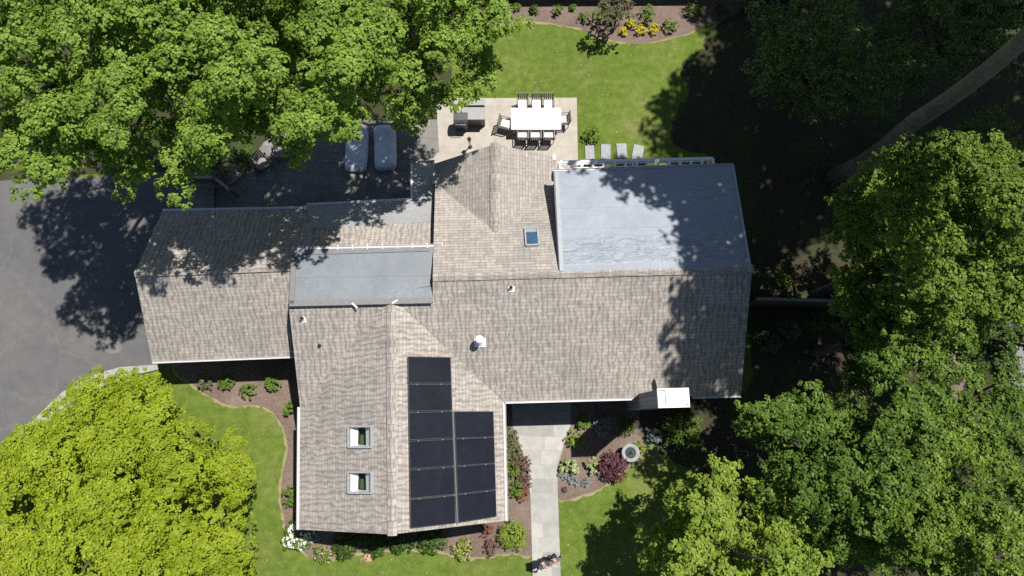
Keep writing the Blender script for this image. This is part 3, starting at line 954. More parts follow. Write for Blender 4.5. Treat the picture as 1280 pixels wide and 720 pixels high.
# ------------------------------------------------------------------ leaves
def leaf_mesh(name, lobes, mat, parent, size=.16, dens=26, sub_r=.28, per=14, seed=1, low=-.25, flat=.75, droop=.5, jit=.28, world=True, up_w=.6):
    """lobes: (x,y,z,r). Every lobe carries leaf sprays; every spray is a little dome of folded leaves."""
    rg = np.random.default_rng(seed)
    L = np.array(lobes, dtype=np.float64)
    ns = np.maximum(3, (dens * L[:, 3] ** 2).astype(int))
    idx = np.repeat(np.arange(len(L)), ns)
    k = len(idx)
    z = low + (1 - low) * rg.random(k) ** .9; a = rg.uniform(0, 2 * np.pi, k); q = np.sqrt(1 - z * z)
    D = np.stack([q * np.cos(a), q * np.sin(a), z], 1)
    rr = L[idx, 3] * rg.uniform(.86, 1.04, k) * (1 + .16 * np.sin(5 * a + idx) * q)
    C = L[idx, :3] + D * rr[:, None] * np.array([1, 1, flat])
    sr = sub_r * rg.uniform(.7, 1.3, k)
    C2 = np.repeat(C, per, 0); D2 = np.repeat(D, per, 0); sr2 = np.repeat(sr, per)
    m = len(C2)
    z = rg.uniform(-.3, 1, m); a = rg.uniform(0, 2 * np.pi, m); q = np.sqrt(1 - z * z)
    d = np.stack([q * np.cos(a), q * np.sin(a), z], 1)
    P = C2 + d * (sr2 * rg.uniform(.55, 1.05, m))[:, None] * np.array([1, 1, .7])
    Nn = D2 * up_w + d * .42 + np.array([.06, .05, .55]) + rg.normal(0, jit, (m, 3))
    Nn /= np.linalg.norm(Nn, axis=1)[:, None]
    T = d + np.array([0, 0, -droop]) + rg.normal(0, .5, (m, 3))
    T -= Nn * np.sum(T * Nn, 1)[:, None]; T /= np.linalg.norm(T, axis=1)[:, None]
    B = np.cross(Nn, T)
    s = (size * rg.uniform(.65, 1.25, m))[:, None]
    V = np.empty((m, 4, 3))
    V[:, 0] = P - T * s * .5
    V[:, 1] = P + B * s * .42 + Nn * s * .12
    V[:, 2] = P + T * s * .58 - Nn * s * .06
    V[:, 3] = P - B * s * .42 + Nn * s * .12
    off = np.zeros(3)
    if parent is not None and world:
        o = parent
        while o is not None:
            off += np.array(o.location); o = o.parent
    V = V.reshape(-1, 3) - off
    me = bpy.data.meshes.new(name)
    me.vertices.add(m * 4); me.vertices.foreach_set('co', V.astype(np.float32).ravel())
    base = (np.arange(m) * 4)[:, None]
    F_ = np.concatenate([base + np.array([[0, 1, 2]]), base + np.array([[0, 2, 3]])], 1).reshape(-1)
    me.loops.add(m * 6); me.loops.foreach_set('vertex_index', F_.astype(np.int32))
    me.polygons.add(m * 2)
    me.polygons.foreach_set('loop_start', (np.arange(m * 2) * 3).astype(np.int32))
    me.polygons.foreach_set('loop_total', np.full(m * 2, 3, dtype=np.int32))
    me.update(calc_edges=True)
    me.materials.append(mat)
    ob = bpy.data.objects.new(name, me); COL.objects.link(ob)
    if parent is not None: ob.parent = parent
    return ob, m

def dome_lobes(c, rx, ry, hz, n, r0, r1, rg, low=0.0, rot=0.0, edge=1.0, dipz=.25, sep=1.15, wk=1.0):
    """lobes spread evenly over a dome: c = centre of its rim plane"""
    out = []; tries = 0
    while len(out) < n and tries < n * 60:
        tries += 1
        a = rg.uniform(0, 2 * math.pi); q = math.sqrt(rg.uniform(0, 1)) * edge
        wob = 1 + wk * (.13 * math.sin(3 * a + c[0]) + .08 * math.sin(5 * a + c[1] * 2))
        x, y = q * math.cos(a) * rx * wob, q * math.sin(a) * ry * wob
        x, y = x * math.cos(rot) - y * math.sin(rot), x * math.sin(rot) + y * math.cos(rot)
        z = hz * (1 - q * q) ** .6 * (1 - dipz * rg.random()) - low * q * rg.random()
        r = rg.uniform(r0, r1)
        p = (c[0] + x, c[1] + y, c[2] + z, r)
        if all((p[0] - o[0]) ** 2 + (p[1] - o[1]) ** 2 + (p[2] - o[2]) ** 2 > (sep * .5 * (r + o[3])) ** 2 for o in out):
            out.append(p)
    return out

NLEAF = 0
def tree(name, base, lobes, mat, label, trunk_r=.28, seed=1, group='', cat='tree', **kw):
    global NLEAF
    rg = random.Random(seed)
    t = thing(name, base, label, cat, group or None)
    cx = sum(l[0] for l in lobes) / len(lobes); cy = sum(l[1] for l in lobes) / len(lobes)
    zl = min(l[2] for l in lobes)
    fork = Vector((base.x + (cx - base.x) * .4, base.y + (cy - base.y) * .4, max(1.6, zl * .55)))
    mb = MB()
    mb.tube([base - UP * .1, base + UP * .25, base.lerp(fork, .5) + Vector((.05, .04, 0)), fork], [trunk_r * 1.5, trunk_r * 1.1, trunk_r * .9, trunk_r * .75], 12)
    mb.build('trunk', M['bark'], t)
    mb = MB()
    for l in lobes[::max(1, len(lobes) // 16)]:
        p = Vector(l[:3]) - UP * l[3] * .3
        mid = fork.lerp(p, .5) + Vector((rg.uniform(-.3, .3), rg.uniform(-.3, .3), .35))
        mb.tube([fork - UP * .1, mid, p], [trunk_r * .42, trunk_r * .26, .03], 6)
    mb.build('branch', M['bark'], t)
    _, n = leaf_mesh('crown', lobes, mat, t, seed=seed, **kw)
    NLEAF += n
    return t

LEAF = {
    'maple': leafmat('maple_leaves', (.085, .145, .018), (.175, .275, .042), (.275, .385, .070), .36),
    'lime': leafmat('lime_leaves', (.150, .205, .012), (.248, .318, .020), (.320, .395, .032), .36),
    'mid': leafmat('mid_green_leaves', (.032, .066, .011), (.080, .143, .020), (.175, .262, .040), .32),
    'fresh': leafmat('fresh_leaves', (.048, .088, .012), (.120, .190, .024), (.230, .312, .048), .34),
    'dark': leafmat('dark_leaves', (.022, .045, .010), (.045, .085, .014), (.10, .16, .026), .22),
    'yell': leafmat('yellow_green_leaves', (.110, .165, .020), (.205, .285, .038), (.285, .370, .060), .34),
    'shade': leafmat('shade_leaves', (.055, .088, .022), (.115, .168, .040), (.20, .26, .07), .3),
    'gold': leafmat('gold_leaves', (.33, .28, .01), (.48, .42, .014), (.60, .54, .03), .25),
    'purple': leafmat('purple_leaves', (.060, .022, .032), (.11, .040, .050), (.17, .075, .078), .2),
    'rust': leafmat('rust_leaves', (.13, .05, .03), (.21, .085, .05), (.28, .14, .09), .2),
    'brown': leafmat('brown_leaves', (.085, .045, .036), (.13, .075, .060), (.18, .11, .085), .2),
    'white': leafmat('white_blossom', (.55, .56, .50), (.72, .72, .68), (.82, .82, .80), .2),
    'varieg': leafmat('variegated_leaves', (.14, .19, .05), (.26, .31, .12), (.55, .55, .32), .2),
    'silver': leafmat('silver_leaves', (.13, .17, .16), (.20, .25, .24), (.30, .35, .34), .2),
    'shrub': leafmat('shrub_leaves', (.055, .110, .014), (.105, .185, .022), (.165, .25, .034), .25),
    'olive': leafmat('olive_leaves', (.065, .075, .03), (.12, .13, .06), (.20, .19, .11), .2),
    'red': leafmat('red_blossom', (.42, .03, .03), (.6, .07, .06), (.65, .16, .12), .2),
    'peach': leafmat('peach_blossom', (.40, .24, .16), (.52, .34, .24), (.60, .45, .34), .2),
}
RG = random.Random(5)
G_TL = 'tall bright green trees over the driveway corner'
# --- upper left trees
def big(px, py, zrim, rx, ry, hz, n, r0, r1, seed, **kw):
    c = U(px, py, zrim)
    return c, dome_lobes(c, rx, ry, hz, n, r0, r1, random.Random(seed), **kw)
def boughs(cs, rg, k0=6, k1=9, rl=(.27, .44)):
    """every bough is a cluster of leafy lobes of its own, set on a dome, with a fuller core beneath"""
    out = []
    for x, y, z, r in cs:
        z += rg.uniform(-.45, .45)
        out.append((x, y, z - r * .05, r * .58))
        for k in range(rg.randint(k0, k1)):
            a = rg.uniform(0, 2 * math.pi); q = math.sqrt(rg.uniform(.02, 1)) * .95
            h = math.sqrt(max(0, 1 - q * q))
            out.append((x + math.cos(a) * q * r, y + math.sin(a) * q * r, z + h * r * .55 - .15 * q, r * rg.uniform(*rl)))
    return out
def two(px, py, zrim, rx, ry, hz, n, r0, r1, seed, under=2.6, low=1.0, sep=1.05, **kw):
    """sunlit boughs of the outer crown and a second, lower storey of foliage inside it"""
    rg = random.Random(seed)
    c, a = big(px, py, zrim, rx, ry, hz, n, r0, r1, seed, low=low, sep=sep, **kw)
    b = dome_lobes((c.x, c.y, zrim - under), rx * .9, ry * .9, hz * .6, n, r0, r1, random.Random(seed + 50), sep=.95)
    return c, boughs(a, rg) + boughs(b, rg, 5, 7)
FINE = dict(size=.10, dens=120, sub_r=.13, per=13, jit=.22, flat=.72, low=-.1)
c, lb = two(130, 42, 12.1, 5.2, 3.85, 2.4, 24, 1.0, 1.75, 3)
tree('maple_tree', Vector((c.x - 2.6, c.y + 3.5, 0)), lb, LEAF['maple'], 'broad bright green tree overhanging the driveway at its far corner', .38, 3, G_TL, **FINE)
c, lb = two(318, 22, 12.3, 3.7, 3.5, 2.2, 20, .9, 1.5, 4)
tree('maple_tree', Vector((c.x - 1.2, c.y + 3.2, 0)), lb, LEAF['maple'], 'bright green tree above the round stone planter', .34, 4, G_TL, **FINE)
c, lb = two(496, 4, 10.8, 3.0, 3.5, 2.0, 19, .8, 1.35, 6)
tree('maple_tree', Vector((c.x - .5, c.y + 2.8, 0)), lb, LEAF['maple'], 'bright green tree shading the two covered loungers', .30, 6, G_TL, **FINE)
# --- lower left yellow green tree
c, lb = big(150, 643, 3.4, 5.05, 4.55, 2.8, 60, .75, 1.15, 8, low=.6, dipz=.14, sep=.72, wk=.3)
lb = boughs(lb, random.Random(8), 7, 10, (.34, .52))
c2, lb2 = big(150, 643, 2.2, 4.6, 4.2, 2.6, 38, 1.0, 1.4, 81)
tree('lime_tree', Vector((c.x, c.y, 0)), lb + lb2, LEAF['lime'], 'rounded yellow green tree beside the curved driveway kerb', .26, 8, size=.095, dens=120, sub_r=.13, per=12, low=-.1, jit=.26)
# --- right hand trees
c, lb = two(920, 700, 6.4, 2.75, 2.9, 2.6, 15, .7, 1.15, 12, low=2.6)
tree('broadleaf_tree', Vector((c.x + .2, c.y, 0)), lb, LEAF['yell'], 'sunlit yellow green tree throwing its shadow on the front lawn', .24, 12, 'trees along the side boundary', **FINE)
c, lb = two(1075, 590, 7.4, 3.7, 2.8, 1.9, 15, .8, 1.4, 13, low=2.2, sep=1.2, under=3.2)
tree('broadleaf_tree', Vector((c.x + .4, c.y - .3, 0)), lb, LEAF['mid'], 'dark green spreading tree between the house corner and side boundary', .32, 13, 'trees along the side boundary', **FINE)
c, lb = two(1205, 652, 8.0, 3.2, 2.8, 2.0, 13, .75, 1.3, 14, low=1.8, sep=1.2, under=3.2)
tree('broadleaf_tree', Vector((c.x, c.y, 0)), lb, LEAF['fresh'], 'mid green tree in the lower corner behind the dark spreading tree', .3, 14, 'trees along the side boundary', **FINE)
c, lb = two(1188, 294, 9.8, 3.5, 2.9, 2.2, 20, .85, 1.4, 15, low=1.6, sep=.9)
lb = lb + boughs(dome_lobes((15.9, 7.9, 7.4), 2.4, 1.8, .8, 9, .8, 1.2, random.Random(66), sep=.9), random.Random(67))
tree('broadleaf_tree', Vector((c.x - .2, c.y - .3, 0)), lb, LEAF['fresh'], 'lit green tree below the leaning bare trunk', .3, 15, 'trees along the side boundary', **FINE)
c, lb = two(1135, 412, 7.6, 2.1, 1.4, 1.2, 7, .65, 1.1, 16, sep=1.2)
tree('broadleaf_tree', Vector((c.x, c.y, 0)), lb, LEAF['mid'], 'dense mid green tree between the lit tree and the dark spreading tree', .2, 16, 'trees along the side boundary', **FINE)
c, lb = two(1262, 395, 6.4, 1.7, 2.0, 1.0, 6, .6, 1.0, 24)
tree('broadleaf_tree', Vector((c.x, c.y, 0)), lb, LEAF['dark'], 'thin dark tree with gaps showing the pale road behind it', .2, 24, 'trees along the side boundary', **FINE)
c, lb = two(1240, 525, 6.0, 2.2, 1.7, 1.0, 8, .7, 1.15, 25)
tree('broadleaf_tree', Vector((c.x, c.y, 0)), lb, LEAF['mid'], 'mid green tree below the pale road patch at the picture edge', .2, 25, 'trees along the side boundary', **FINE)
# --- shaded understorey top right
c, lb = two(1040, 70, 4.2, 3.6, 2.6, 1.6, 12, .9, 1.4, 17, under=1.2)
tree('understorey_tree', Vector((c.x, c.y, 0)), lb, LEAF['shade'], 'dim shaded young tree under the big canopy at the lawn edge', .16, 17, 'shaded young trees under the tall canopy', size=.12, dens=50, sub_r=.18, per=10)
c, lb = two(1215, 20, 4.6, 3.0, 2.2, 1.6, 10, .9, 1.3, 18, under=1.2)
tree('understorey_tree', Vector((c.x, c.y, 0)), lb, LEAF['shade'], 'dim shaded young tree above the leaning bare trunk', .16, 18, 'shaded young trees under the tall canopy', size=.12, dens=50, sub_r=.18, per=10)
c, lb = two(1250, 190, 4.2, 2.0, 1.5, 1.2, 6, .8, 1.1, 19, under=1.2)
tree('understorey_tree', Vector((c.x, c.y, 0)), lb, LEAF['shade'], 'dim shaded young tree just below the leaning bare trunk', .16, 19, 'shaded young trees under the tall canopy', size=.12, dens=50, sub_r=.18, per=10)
# --- tall trees whose bare trunk crosses the corner; their crowns stand above the frame
def tall(base, top, r, cc, rx, ry, hz, n, seed, label, more=()):
    rg = random.Random(seed)
    t = thing('tall_tree', base, label, 'tree')
    mb = MB()
    k = 9
    pts = [base.lerp(top, i / k) + Vector((.06 * math.sin(i * 1.7), .06 * math.cos(i * 2.1), 0)) for i in range(k + 1)]
    pts[0] = base - UP * .1
    mb.tube(pts, [r * 1.7, r * 1.15] + [r * (1 - .55 * i / k) for i in range(2, k + 1)], 16)
    mb.build('trunk', M['pale_bark'], t)
    lob = dome_lobes(cc, rx, ry, hz, n, .9, 1.5, rg, low=2.0, sep=.9)
    lob += dome_lobes((cc[0], cc[1], cc[2] - 1.2), rx * .88, ry * .88, .8, n * 2 // 3, 1.0, 1.5, rg, sep=.9)
    for c2, ax, ay, hh, k2 in more: lob += dome_lobes(c2, ax, ay, hh, k2, .8, 1.2, rg, low=.8, sep=.9)
    mb = MB()
    for l in lob[::max(1, len(lob) // 12)]:
        p = Vector(l[:3]); st = base.lerp(top, rg.uniform(.85, 1))
        mb.tube([st, st.lerp(p, .5) + UP * .4, p], [r * .3, r * .18, .04], 6)
    mb.build('branch', M['bark'], t)
    global NLEAF
    _, m = leaf_mesh('crown', lob, LEAF['mid'], t, seed=seed, size=.26, dens=15, sub_r=.36, per=11)
    NLEAF += m
    return lob
tb = U(1050, 226)
lobs = tall(tb, tb + Vector((.5, .6, 18.5)), .42, (20.2, 18.6, 19.6), 6.2, 4.6, 2.6, 100, 21, 'very tall tree with a thick bare grey trunk crossing the shaded corner', [((13.4, 10.4, 19.6), 1.7, 4.7, 1.2, 40), ((13.5, 10.6, 18.8), 1.3, 4.2, .6, 24), ((11.2, 15.3, 19.6), 2.7, 1.9, 1.0, 22), ((11.5, 15.3, 18.8), 2.1, 1.6, .5, 14)])
lobs += tall(Vector((22.5, 25, 0)), Vector((22.5, 24.6, 18.5)), .42, (24.5, 25.5, 19.6), 7.4, 5.6, 2.6, 110, 22, 'very tall tree beyond the shaded corner, crown above the picture')
lobs += tall(Vector((29.5, 16, 0)), Vector((29.5, 16, 18.5)), .42, (29.5, 17.0, 19.6), 5.6, 6.0, 2.6, 80, 23, 'very tall tree outside the corner, its crown shading the bare trunk')
for l in lobs:
    r_ = Vector(l[:3]) - Vector((0, 0, H)); dep = r_.y * ST - r_.z * CT
    u, v = r_.x / dep, (r_.y * CT + r_.z * ST) / dep
    if u - l[3] / dep < .74 and v - l[3] / dep < .416: print('tall lobe enters view', [round(x, 1) for x in l], 640 + F * u, 360 - F * v)

# --- shrubs
def shrub(px, py, r, h, mat, label, name='shrub', group=None, cat='shrub', size=.075, dens=150, seed=None, n=7, sx=1.0, per=8, extra=None, ex=.22):
    global NLEAF
    b = U(px, py, h * .55); b.z = 0; r *= 1.1
    seed = seed or int(px * 7 + py * 13)
    rg = random.Random(seed)
    t = thing(name, b, label, cat, group)
    lob = [(b.x, b.y, h * .55, r * .72)]
    for k in range(n):
        a = 2 * math.pi * k / n + rg.uniform(-.3, .3); q = r * rg.uniform(.45, .68)
        lob.append((b.x + math.cos(a) * q * sx, b.y + math.sin(a) * q, h * rg.uniform(.3, .6), r * rg.uniform(.36, .52)))
    o_, m = leaf_mesh('foliage', lob, mat, t, size=size, dens=dens, sub_r=max(.05, r * .14), per=per, seed=seed, low=-.2, flat=.85)
    NLEAF += m
    mb = MB()
    for k in range(4):
        l = lob[min(k * 2, len(lob) - 1)]
        mb.tube([b - UP * .03, b.lerp(Vector(l[:3]), .9)], [.018, .008], 5)
    mb.build('stem', M['bark'], t)
    if extra:
        l2 = [(x, y, z + .05, rr * .95) for x, y, z, rr in lob]
        _, m = leaf_mesh('blossom', l2, extra, t, size=size * .8, dens=dens * ex, sub_r=.05, per=4, seed=seed + 5, low=.1, flat=.9)
        NLEAF += m
    return t
GB = 'round green shrubs in the mulch by the garage'
shrub(283, 477, .36, .6, LEAF['shrub'], 'round green shrub under the garage eave, nearest the yellow green tree', group=GB)
shrub(309, 488, .36, .55, LEAF['shrub'], 'spiky round shrub in the middle of the mulch, nearest the lawn edge', group=GB)
shrub(339, 479, .37, .6, LEAF['shrub'], 'round green shrub under the garage eave, nearest the front wing', group=GB)
shrub(255, 478, .34, .6, LEAF['olive'], 'dull green shrub half hidden behind the yellow green tree', group=GB)
shrub(361, 511, .32, .6, LEAF['shrub'], 'narrow green shrub against the front wing wall', group=GB, sx=.6)
shrub(363, 622, .42, .8, LEAF['shrub'], 'dark green shrub beside the front wing, above the white flowers', sx=.8)
shrub(374, 669, .62, .7, LEAF['shrub'], 'white blossoming bush at the front wing corner', name='flowering_bush', cat='flowering bush', size=.1, n=9, extra=LEAF['white'], ex=1.5)
shrub(391, 668, .33, .6, LEAF['silver'], 'silvery blue shrub next to the white blossoming bush', size=.11)
shrub(404, 692, .42, .45, LEAF['shrub'], 'low green shrub with pinkish flowers in front of the silvery shrub', extra=LEAF['peach'])
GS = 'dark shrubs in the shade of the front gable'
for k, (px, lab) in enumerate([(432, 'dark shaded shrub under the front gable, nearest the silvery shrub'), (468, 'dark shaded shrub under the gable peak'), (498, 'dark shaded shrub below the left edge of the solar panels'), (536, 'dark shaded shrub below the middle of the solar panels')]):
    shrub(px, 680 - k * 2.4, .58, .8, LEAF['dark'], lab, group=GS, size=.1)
shrub(458, 697, .2, .2, LEAF['peach'], 'tiny peach flower clump at the lawn edge below the gable', name='flower_clump', cat='flowers', size=.07, n=5)
shrub(531, 686, .27, .4, LEAF['yell'], 'small yellow green shrub at the lawn edge below the solar panels')
shrub(554, 678, .26, .4, LEAF['olive'], 'small dull shrub tucked between two yellow green shrubs')
shrub(578, 687, .42, .5, LEAF['yell'], 'yellow green shrub dotted with pale flowers by the lawn edge', extra=LEAF['peach'])
shrub(609, 663, .28, .6, LEAF['rust'], 'rusty red shrub at the corner of the solar roof')
shrub(612, 684, .34, .4, LEAF['brown'], 'brown purple low shrub below the rusty red shrub', sx=.8)
shrub(641, 668, .62, .9, LEAF['yell'], 'large rounded yellow green shrub beside the front walk', n=9)
shrub(646, 611, .38, .6, LEAF['shrub'], 'green shrub beside the walk, next to the orange one', sx=.7)
shrub(653, 617, .32, .55, LEAF['rust'], 'orange brown shrub at the walk edge near the solar roof', sx=.8)
GP = 'mixed plants between the solar roof and the walk'
shrub(638, 545, .4, .5, LEAF['olive'], 'olive plant nearest the porch between wing and walk', group=GP, sx=.6)
shrub(643, 562, .46, .5, LEAF['olive'], 'olive plant second from the porch between wing and walk', group=GP, sx=.8)
shrub(651, 580, .46, .5, LEAF['brown'], 'brownish plant spilling over the bend of the walk', group=GP, sx=.8)
shrub(641, 586, .44, .5, LEAF['shrub'], 'green plant against the wing beside the brownish one', group=GP, sx=.6)
shrub(655, 600, .38, .45, LEAF['brown'], 'brownish plant just below the bend of the walk', group=GP, sx=.8)
shrub(729, 528, .36, .6, LEAF['shrub'], 'vivid green mound in the porch shadow edge', n=8)
shrub(719, 548, .38, .6, LEAF['yell'], 'lime green mound beside the flared walk', n=8)
shrub(712, 583, .40, .45, LEAF['varieg'], 'pale variegated plant beside the walk', size=.12, dens=60)
shrub(740, 583, .38, .45, LEAF['varieg'], 'pale variegated plant beside the purple maple', size=.11, dens=50)
GT = 'small silvery tufts in the bed by the walk'
shrub(702, 594, .2, .22, LEAF['silver'], 'small silvery tuft nearest the walk', group=GT, size=.07, n=5, name='ground_cover_tuft', cat='plant')
shrub(716, 601, .22, .22, LEAF['silver'], 'small silvery tuft in the middle of its row', group=GT, size=.07, n=5, name='ground_cover_tuft', cat='plant')
shrub(733, 604, .19, .22, LEAF['silver'], 'small silvery tuft farthest from the walk', group=GT, size=.07, n=5, name='ground_cover_tuft', cat='plant')
shrub(706, 612, .1, .2, LEAF['brown'], 'tiny brown seedling near the walk edge', size=.06, n=4, name='seedling', cat='plant')
shrub(767, 583, .60, 1.0, LEAF['purple'], 'purple leaved dwarf maple beside the stone basin', name='dwarf_maple', n=10, size=.09)
GH = 'plants in deep shade below the chimney'
shrub(752, 532, .42, .6, LEAF['silver'], 'pale flowered plant in shade left of the chimney foot', group=GH)
shrub(784, 533, .45, .7, LEAF['mid'], 'shaded green shrub directly below the chimney foot', group=GH)
shrub(818, 545, .4, .6, LEAF['silver'], 'pale flowered plant in shade between two green shrubs', group=GH)
shrub(852, 536, .85, 1.5, LEAF['mid'], 'big dark green shrub below the white chimney top', group=GH, n=10, size=.11, dens=60)
shrub(800, 560, .3, .4, LEAF['yell'], 'small bright plant in a sun fleck behind the stone basin', group=GH)
shrub(893, 585, .45, .7, LEAF['rust'], 'reddish shrub in shade beside the dark green shrub', group=GH)
# rear bed
GR_ = 'young green shrubs in the rear bed'
for px, py, r, lab in [(624, 13, .3, 'young shrub at the far left end of the rear bed by the trees'), (646, 8, .2, 'tiny pale shrub second along the rear fence'), (667, 11, .24, 'dark little shrub third along the rear fence'),
                       (697, 13, .3, 'bright little shrub alone in the mulch below the fence'), (716, 9, .18, 'tiny low shrub between two brighter ones'), (730, 20, .28, 'little shrub just before the purple sapling'),
                       (809, 16, .42, 'bushy green shrub above the yellow tufts'), (838, 31, .36, 'green shrub to the right of the yellow tufts'), (869, 11, .42, 'bright leafy shrub at the edge of the deep shade'),
                       (903, 13, .4, 'dim shrub inside the deep shade of the rear bed'), (935, 6, .4, 'dim leafy shrub at the shaded end of the rear bed')]:
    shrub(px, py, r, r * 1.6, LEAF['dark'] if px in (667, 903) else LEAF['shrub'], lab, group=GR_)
shrub(766, 24, .34, .7, LEAF['olive'], 'olive gold shrub under the purple sapling')
shrub(782, 6, .4, .5, LEAF['brown'], 'bare looking reddish shrub against the rear fence')
GY = 'round golden tufts in the rear bed'
for px, py, lab in [(789, 29, 'golden tuft nearest the rear fence'), (801, 37, 'golden tuft nearest the lawn'), (818, 35, 'golden tuft on the right of its trio'), (780, 39, 'smallest golden tuft, half in the sapling shade')]:
    shrub(px, py, .27 if px != 780 else .2, .36, LEAF['gold'], lab, name='golden_tuft', group=GY, cat='plant', size=.09, n=6)
# sapling with open crown and clear shadow
b = U(766, 40); rg = random.Random(9)
lob = [(b.x + rg.uniform(-.75, .75), b.y + rg.uniform(-.55, .7), rg.uniform(1.3, 2.7), rg.uniform(.22, .36)) for _ in range(20)]
tree('sapling', b, lob, LEAF['olive'], 'open crowned young tree with green and bronze leaves by the rear fence', .05, 9, size=.11, dens=70, sub_r=.09, per=7)
shrub(752, 18, .42, 1.1, LEAF['shrub'], 'bushy green shrub behind the young bronze tree', name='shrub')
# by the right hand fence
shrub(1075, 388, .22, .5, LEAF['red'], 'small red flowering plant at the side fence', name='flowering_plant', cat='flowers', size=.09)
shrub(1058, 401, .3, .3, LEAF['peach'], 'pale pinkish flower clump below the side fence', name='flower_clump', cat='flowers', size=.09)
shrub(983, 350, .4, .8, LEAF['yell'], 'sunlit plant on the house side of the side fence')
shrub(985, 408, .55, .6, LEAF['olive'], 'dappled plant below the side fence near the house corner')
shrub(963, 428, .5, .5, LEAF['olive'], 'dappled low plant close to the house corner')
shrub(1018, 400, .5, .6, LEAF['mid'], 'dim green shrub below the middle of the side fence')
shrub(1095, 178, .42, 1.0, LEAF['mid'], 'single lit sprig of shrub beside the base of the bare trunk')
shrub(740, 168, .4, .7, LEAF['shrub'], 'leafy shrub on the lawn above the stepping stones', n=8)
# planting in the curved bed and planter near the tree
shrub(275, 219, .5, .5, LEAF['olive'], 'shaded ground plants inside the curved stone edging', n=8)
shrub(304, 196, .55, .6, LEAF['mid'], 'shaded green plants behind the curved stone edging', n=8)
shrub(372, 165, .42, .8, LEAF['mid'], 'green plant growing in the round stone planter', n=8)

# ------------------------------------------------------------------ fences
def fence(name, a, b, h, mat, label, n_posts, rail=M['rail_wood']):
    t = thing(name, a.lerp(b, .5), label, 'fence')
    d = (b - a); L = d.length; x = d / L
    mb = MB(); k = int(L / .16)
    for i in range(k):
        p = a + x * ((i + .5) * L / k)
        hh = h - .08 + rnd.uniform(-.015, .015)
        mb.bevbox(p + UP * hh / 2, (L / k - .012, .025, hh), rz=math.atan2(x.y, x.x), b=0)
    mb.build('board_panel', mat, t)
    for i in range(n_posts + 1):
        p = a + x * (L * i / n_posts)
        MB().bevbox(p + UP * (h + .04) / 2 + Vector((0, .09, 0)), (.11, .11, h + .04), rz=math.atan2(x.y, x.x), b=.01).build('post', mat, t)
    mb = MB(); mb.bar(a + UP * (h - .02), b + UP * (h - .02), .13, .045, bev=.008); mb.build('rail', rail, t)
    return t
fence('wooden_fence', U(560, -3), U(1010, -6), 1.8, M['wood_shaded'], 'dark board fence behind the rear planting bed', 9)
fp = lambda px, py: Vector((U(px, py, 1.75).x, U(px, py, 1.75).y, 0))
fence('wooden_fence', fp(945, 373.5), fp(1110, 376.5), 1.75, M['wood_shaded'], 'shade-dark board side fence with a top rail pale as if sunlit', 4)

# low timber gate/fence near the garage corner
a, b, c_ = U(221, 222, .9), U(268, 222, .9), U(288, 238, .9)
for p in (a, b, c_): p.z = 0
t = thing('timber_screen', a.lerp(b, .5), 'low weathered timber screen by the garage corner under the trees', 'fence')
mb = MB()
for k in range(4):
    mb.bar(a + UP * (.25 + .2 * k), b + UP * (.25 + .2 * k), .03, .15); mb.bar(b + UP * (.25 + .2 * k), c_ + UP * (.25 + .2 * k), .03, .15)
mb.build('slat_panel', M['wood'], t)
mb = MB()
mb.bar(a + UP * .95, b + UP * .95, .14, .04, bev=.006); mb.bar(b + UP * .95, c_ + UP * .95, .14, .04, bev=.006)
mb.build('rail', M['rail_wood'], t)
for p in (a, b, c_):
    MB().bevbox(p + UP * .5, (.11, .11, 1.0), b=.01).build('post', M['wood'], t)
mb = MB()
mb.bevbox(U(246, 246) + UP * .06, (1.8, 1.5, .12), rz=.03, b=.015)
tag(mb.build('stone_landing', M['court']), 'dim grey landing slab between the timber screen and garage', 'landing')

# curved stone edging of the tree bed
mb = MB()
pts = [U(*p) for p in [(246, 226), (262, 233), (280, 233), (296, 226), (305, 214), (308, 200), (306, 186)]]
pts = [pts[0]] + outline(pts, 4)[1:-6]
for i in range(len(pts) - 1):
    if (pts[i + 1] - pts[i]).length < .6:
        mb.bar(pts[i] + UP * .07, pts[i].lerp(pts[i + 1], .96) + UP * .07, .13, .16, bev=.02)
tag(mb.build('stone_edging', M['stone']), 'curved row of stones edging the shaded tree bed', 'stone edging')
# round stone planter
p = U(374, 170)
t = thing('round_planter', p, 'round stone ring planter beside the tree', 'planter')
for k in range(16):
    a = 2 * math.pi * k / 16
    mb = MB().bevbox(p + Vector((math.cos(a) * .6, math.sin(a) * .6, .14 + rnd.uniform(-.01, .01))), (.25, .22, .28), rz=a + math.pi / 2 + rnd.uniform(-.05, .05), b=.03)
    mb.build('stone', M['stone'], t)
MB().lathe(p, [(.5, .15), (.25, .18), (.001, .2)], 20).build('soil', M['litter'], t)

# ------------------------------------------------------------------ terrace furniture
def tapered_leg(mb, x, y, z1, r=.018): mb.tube([(x, y, 0), (x, y, z1)], [r * .85, r], 8)

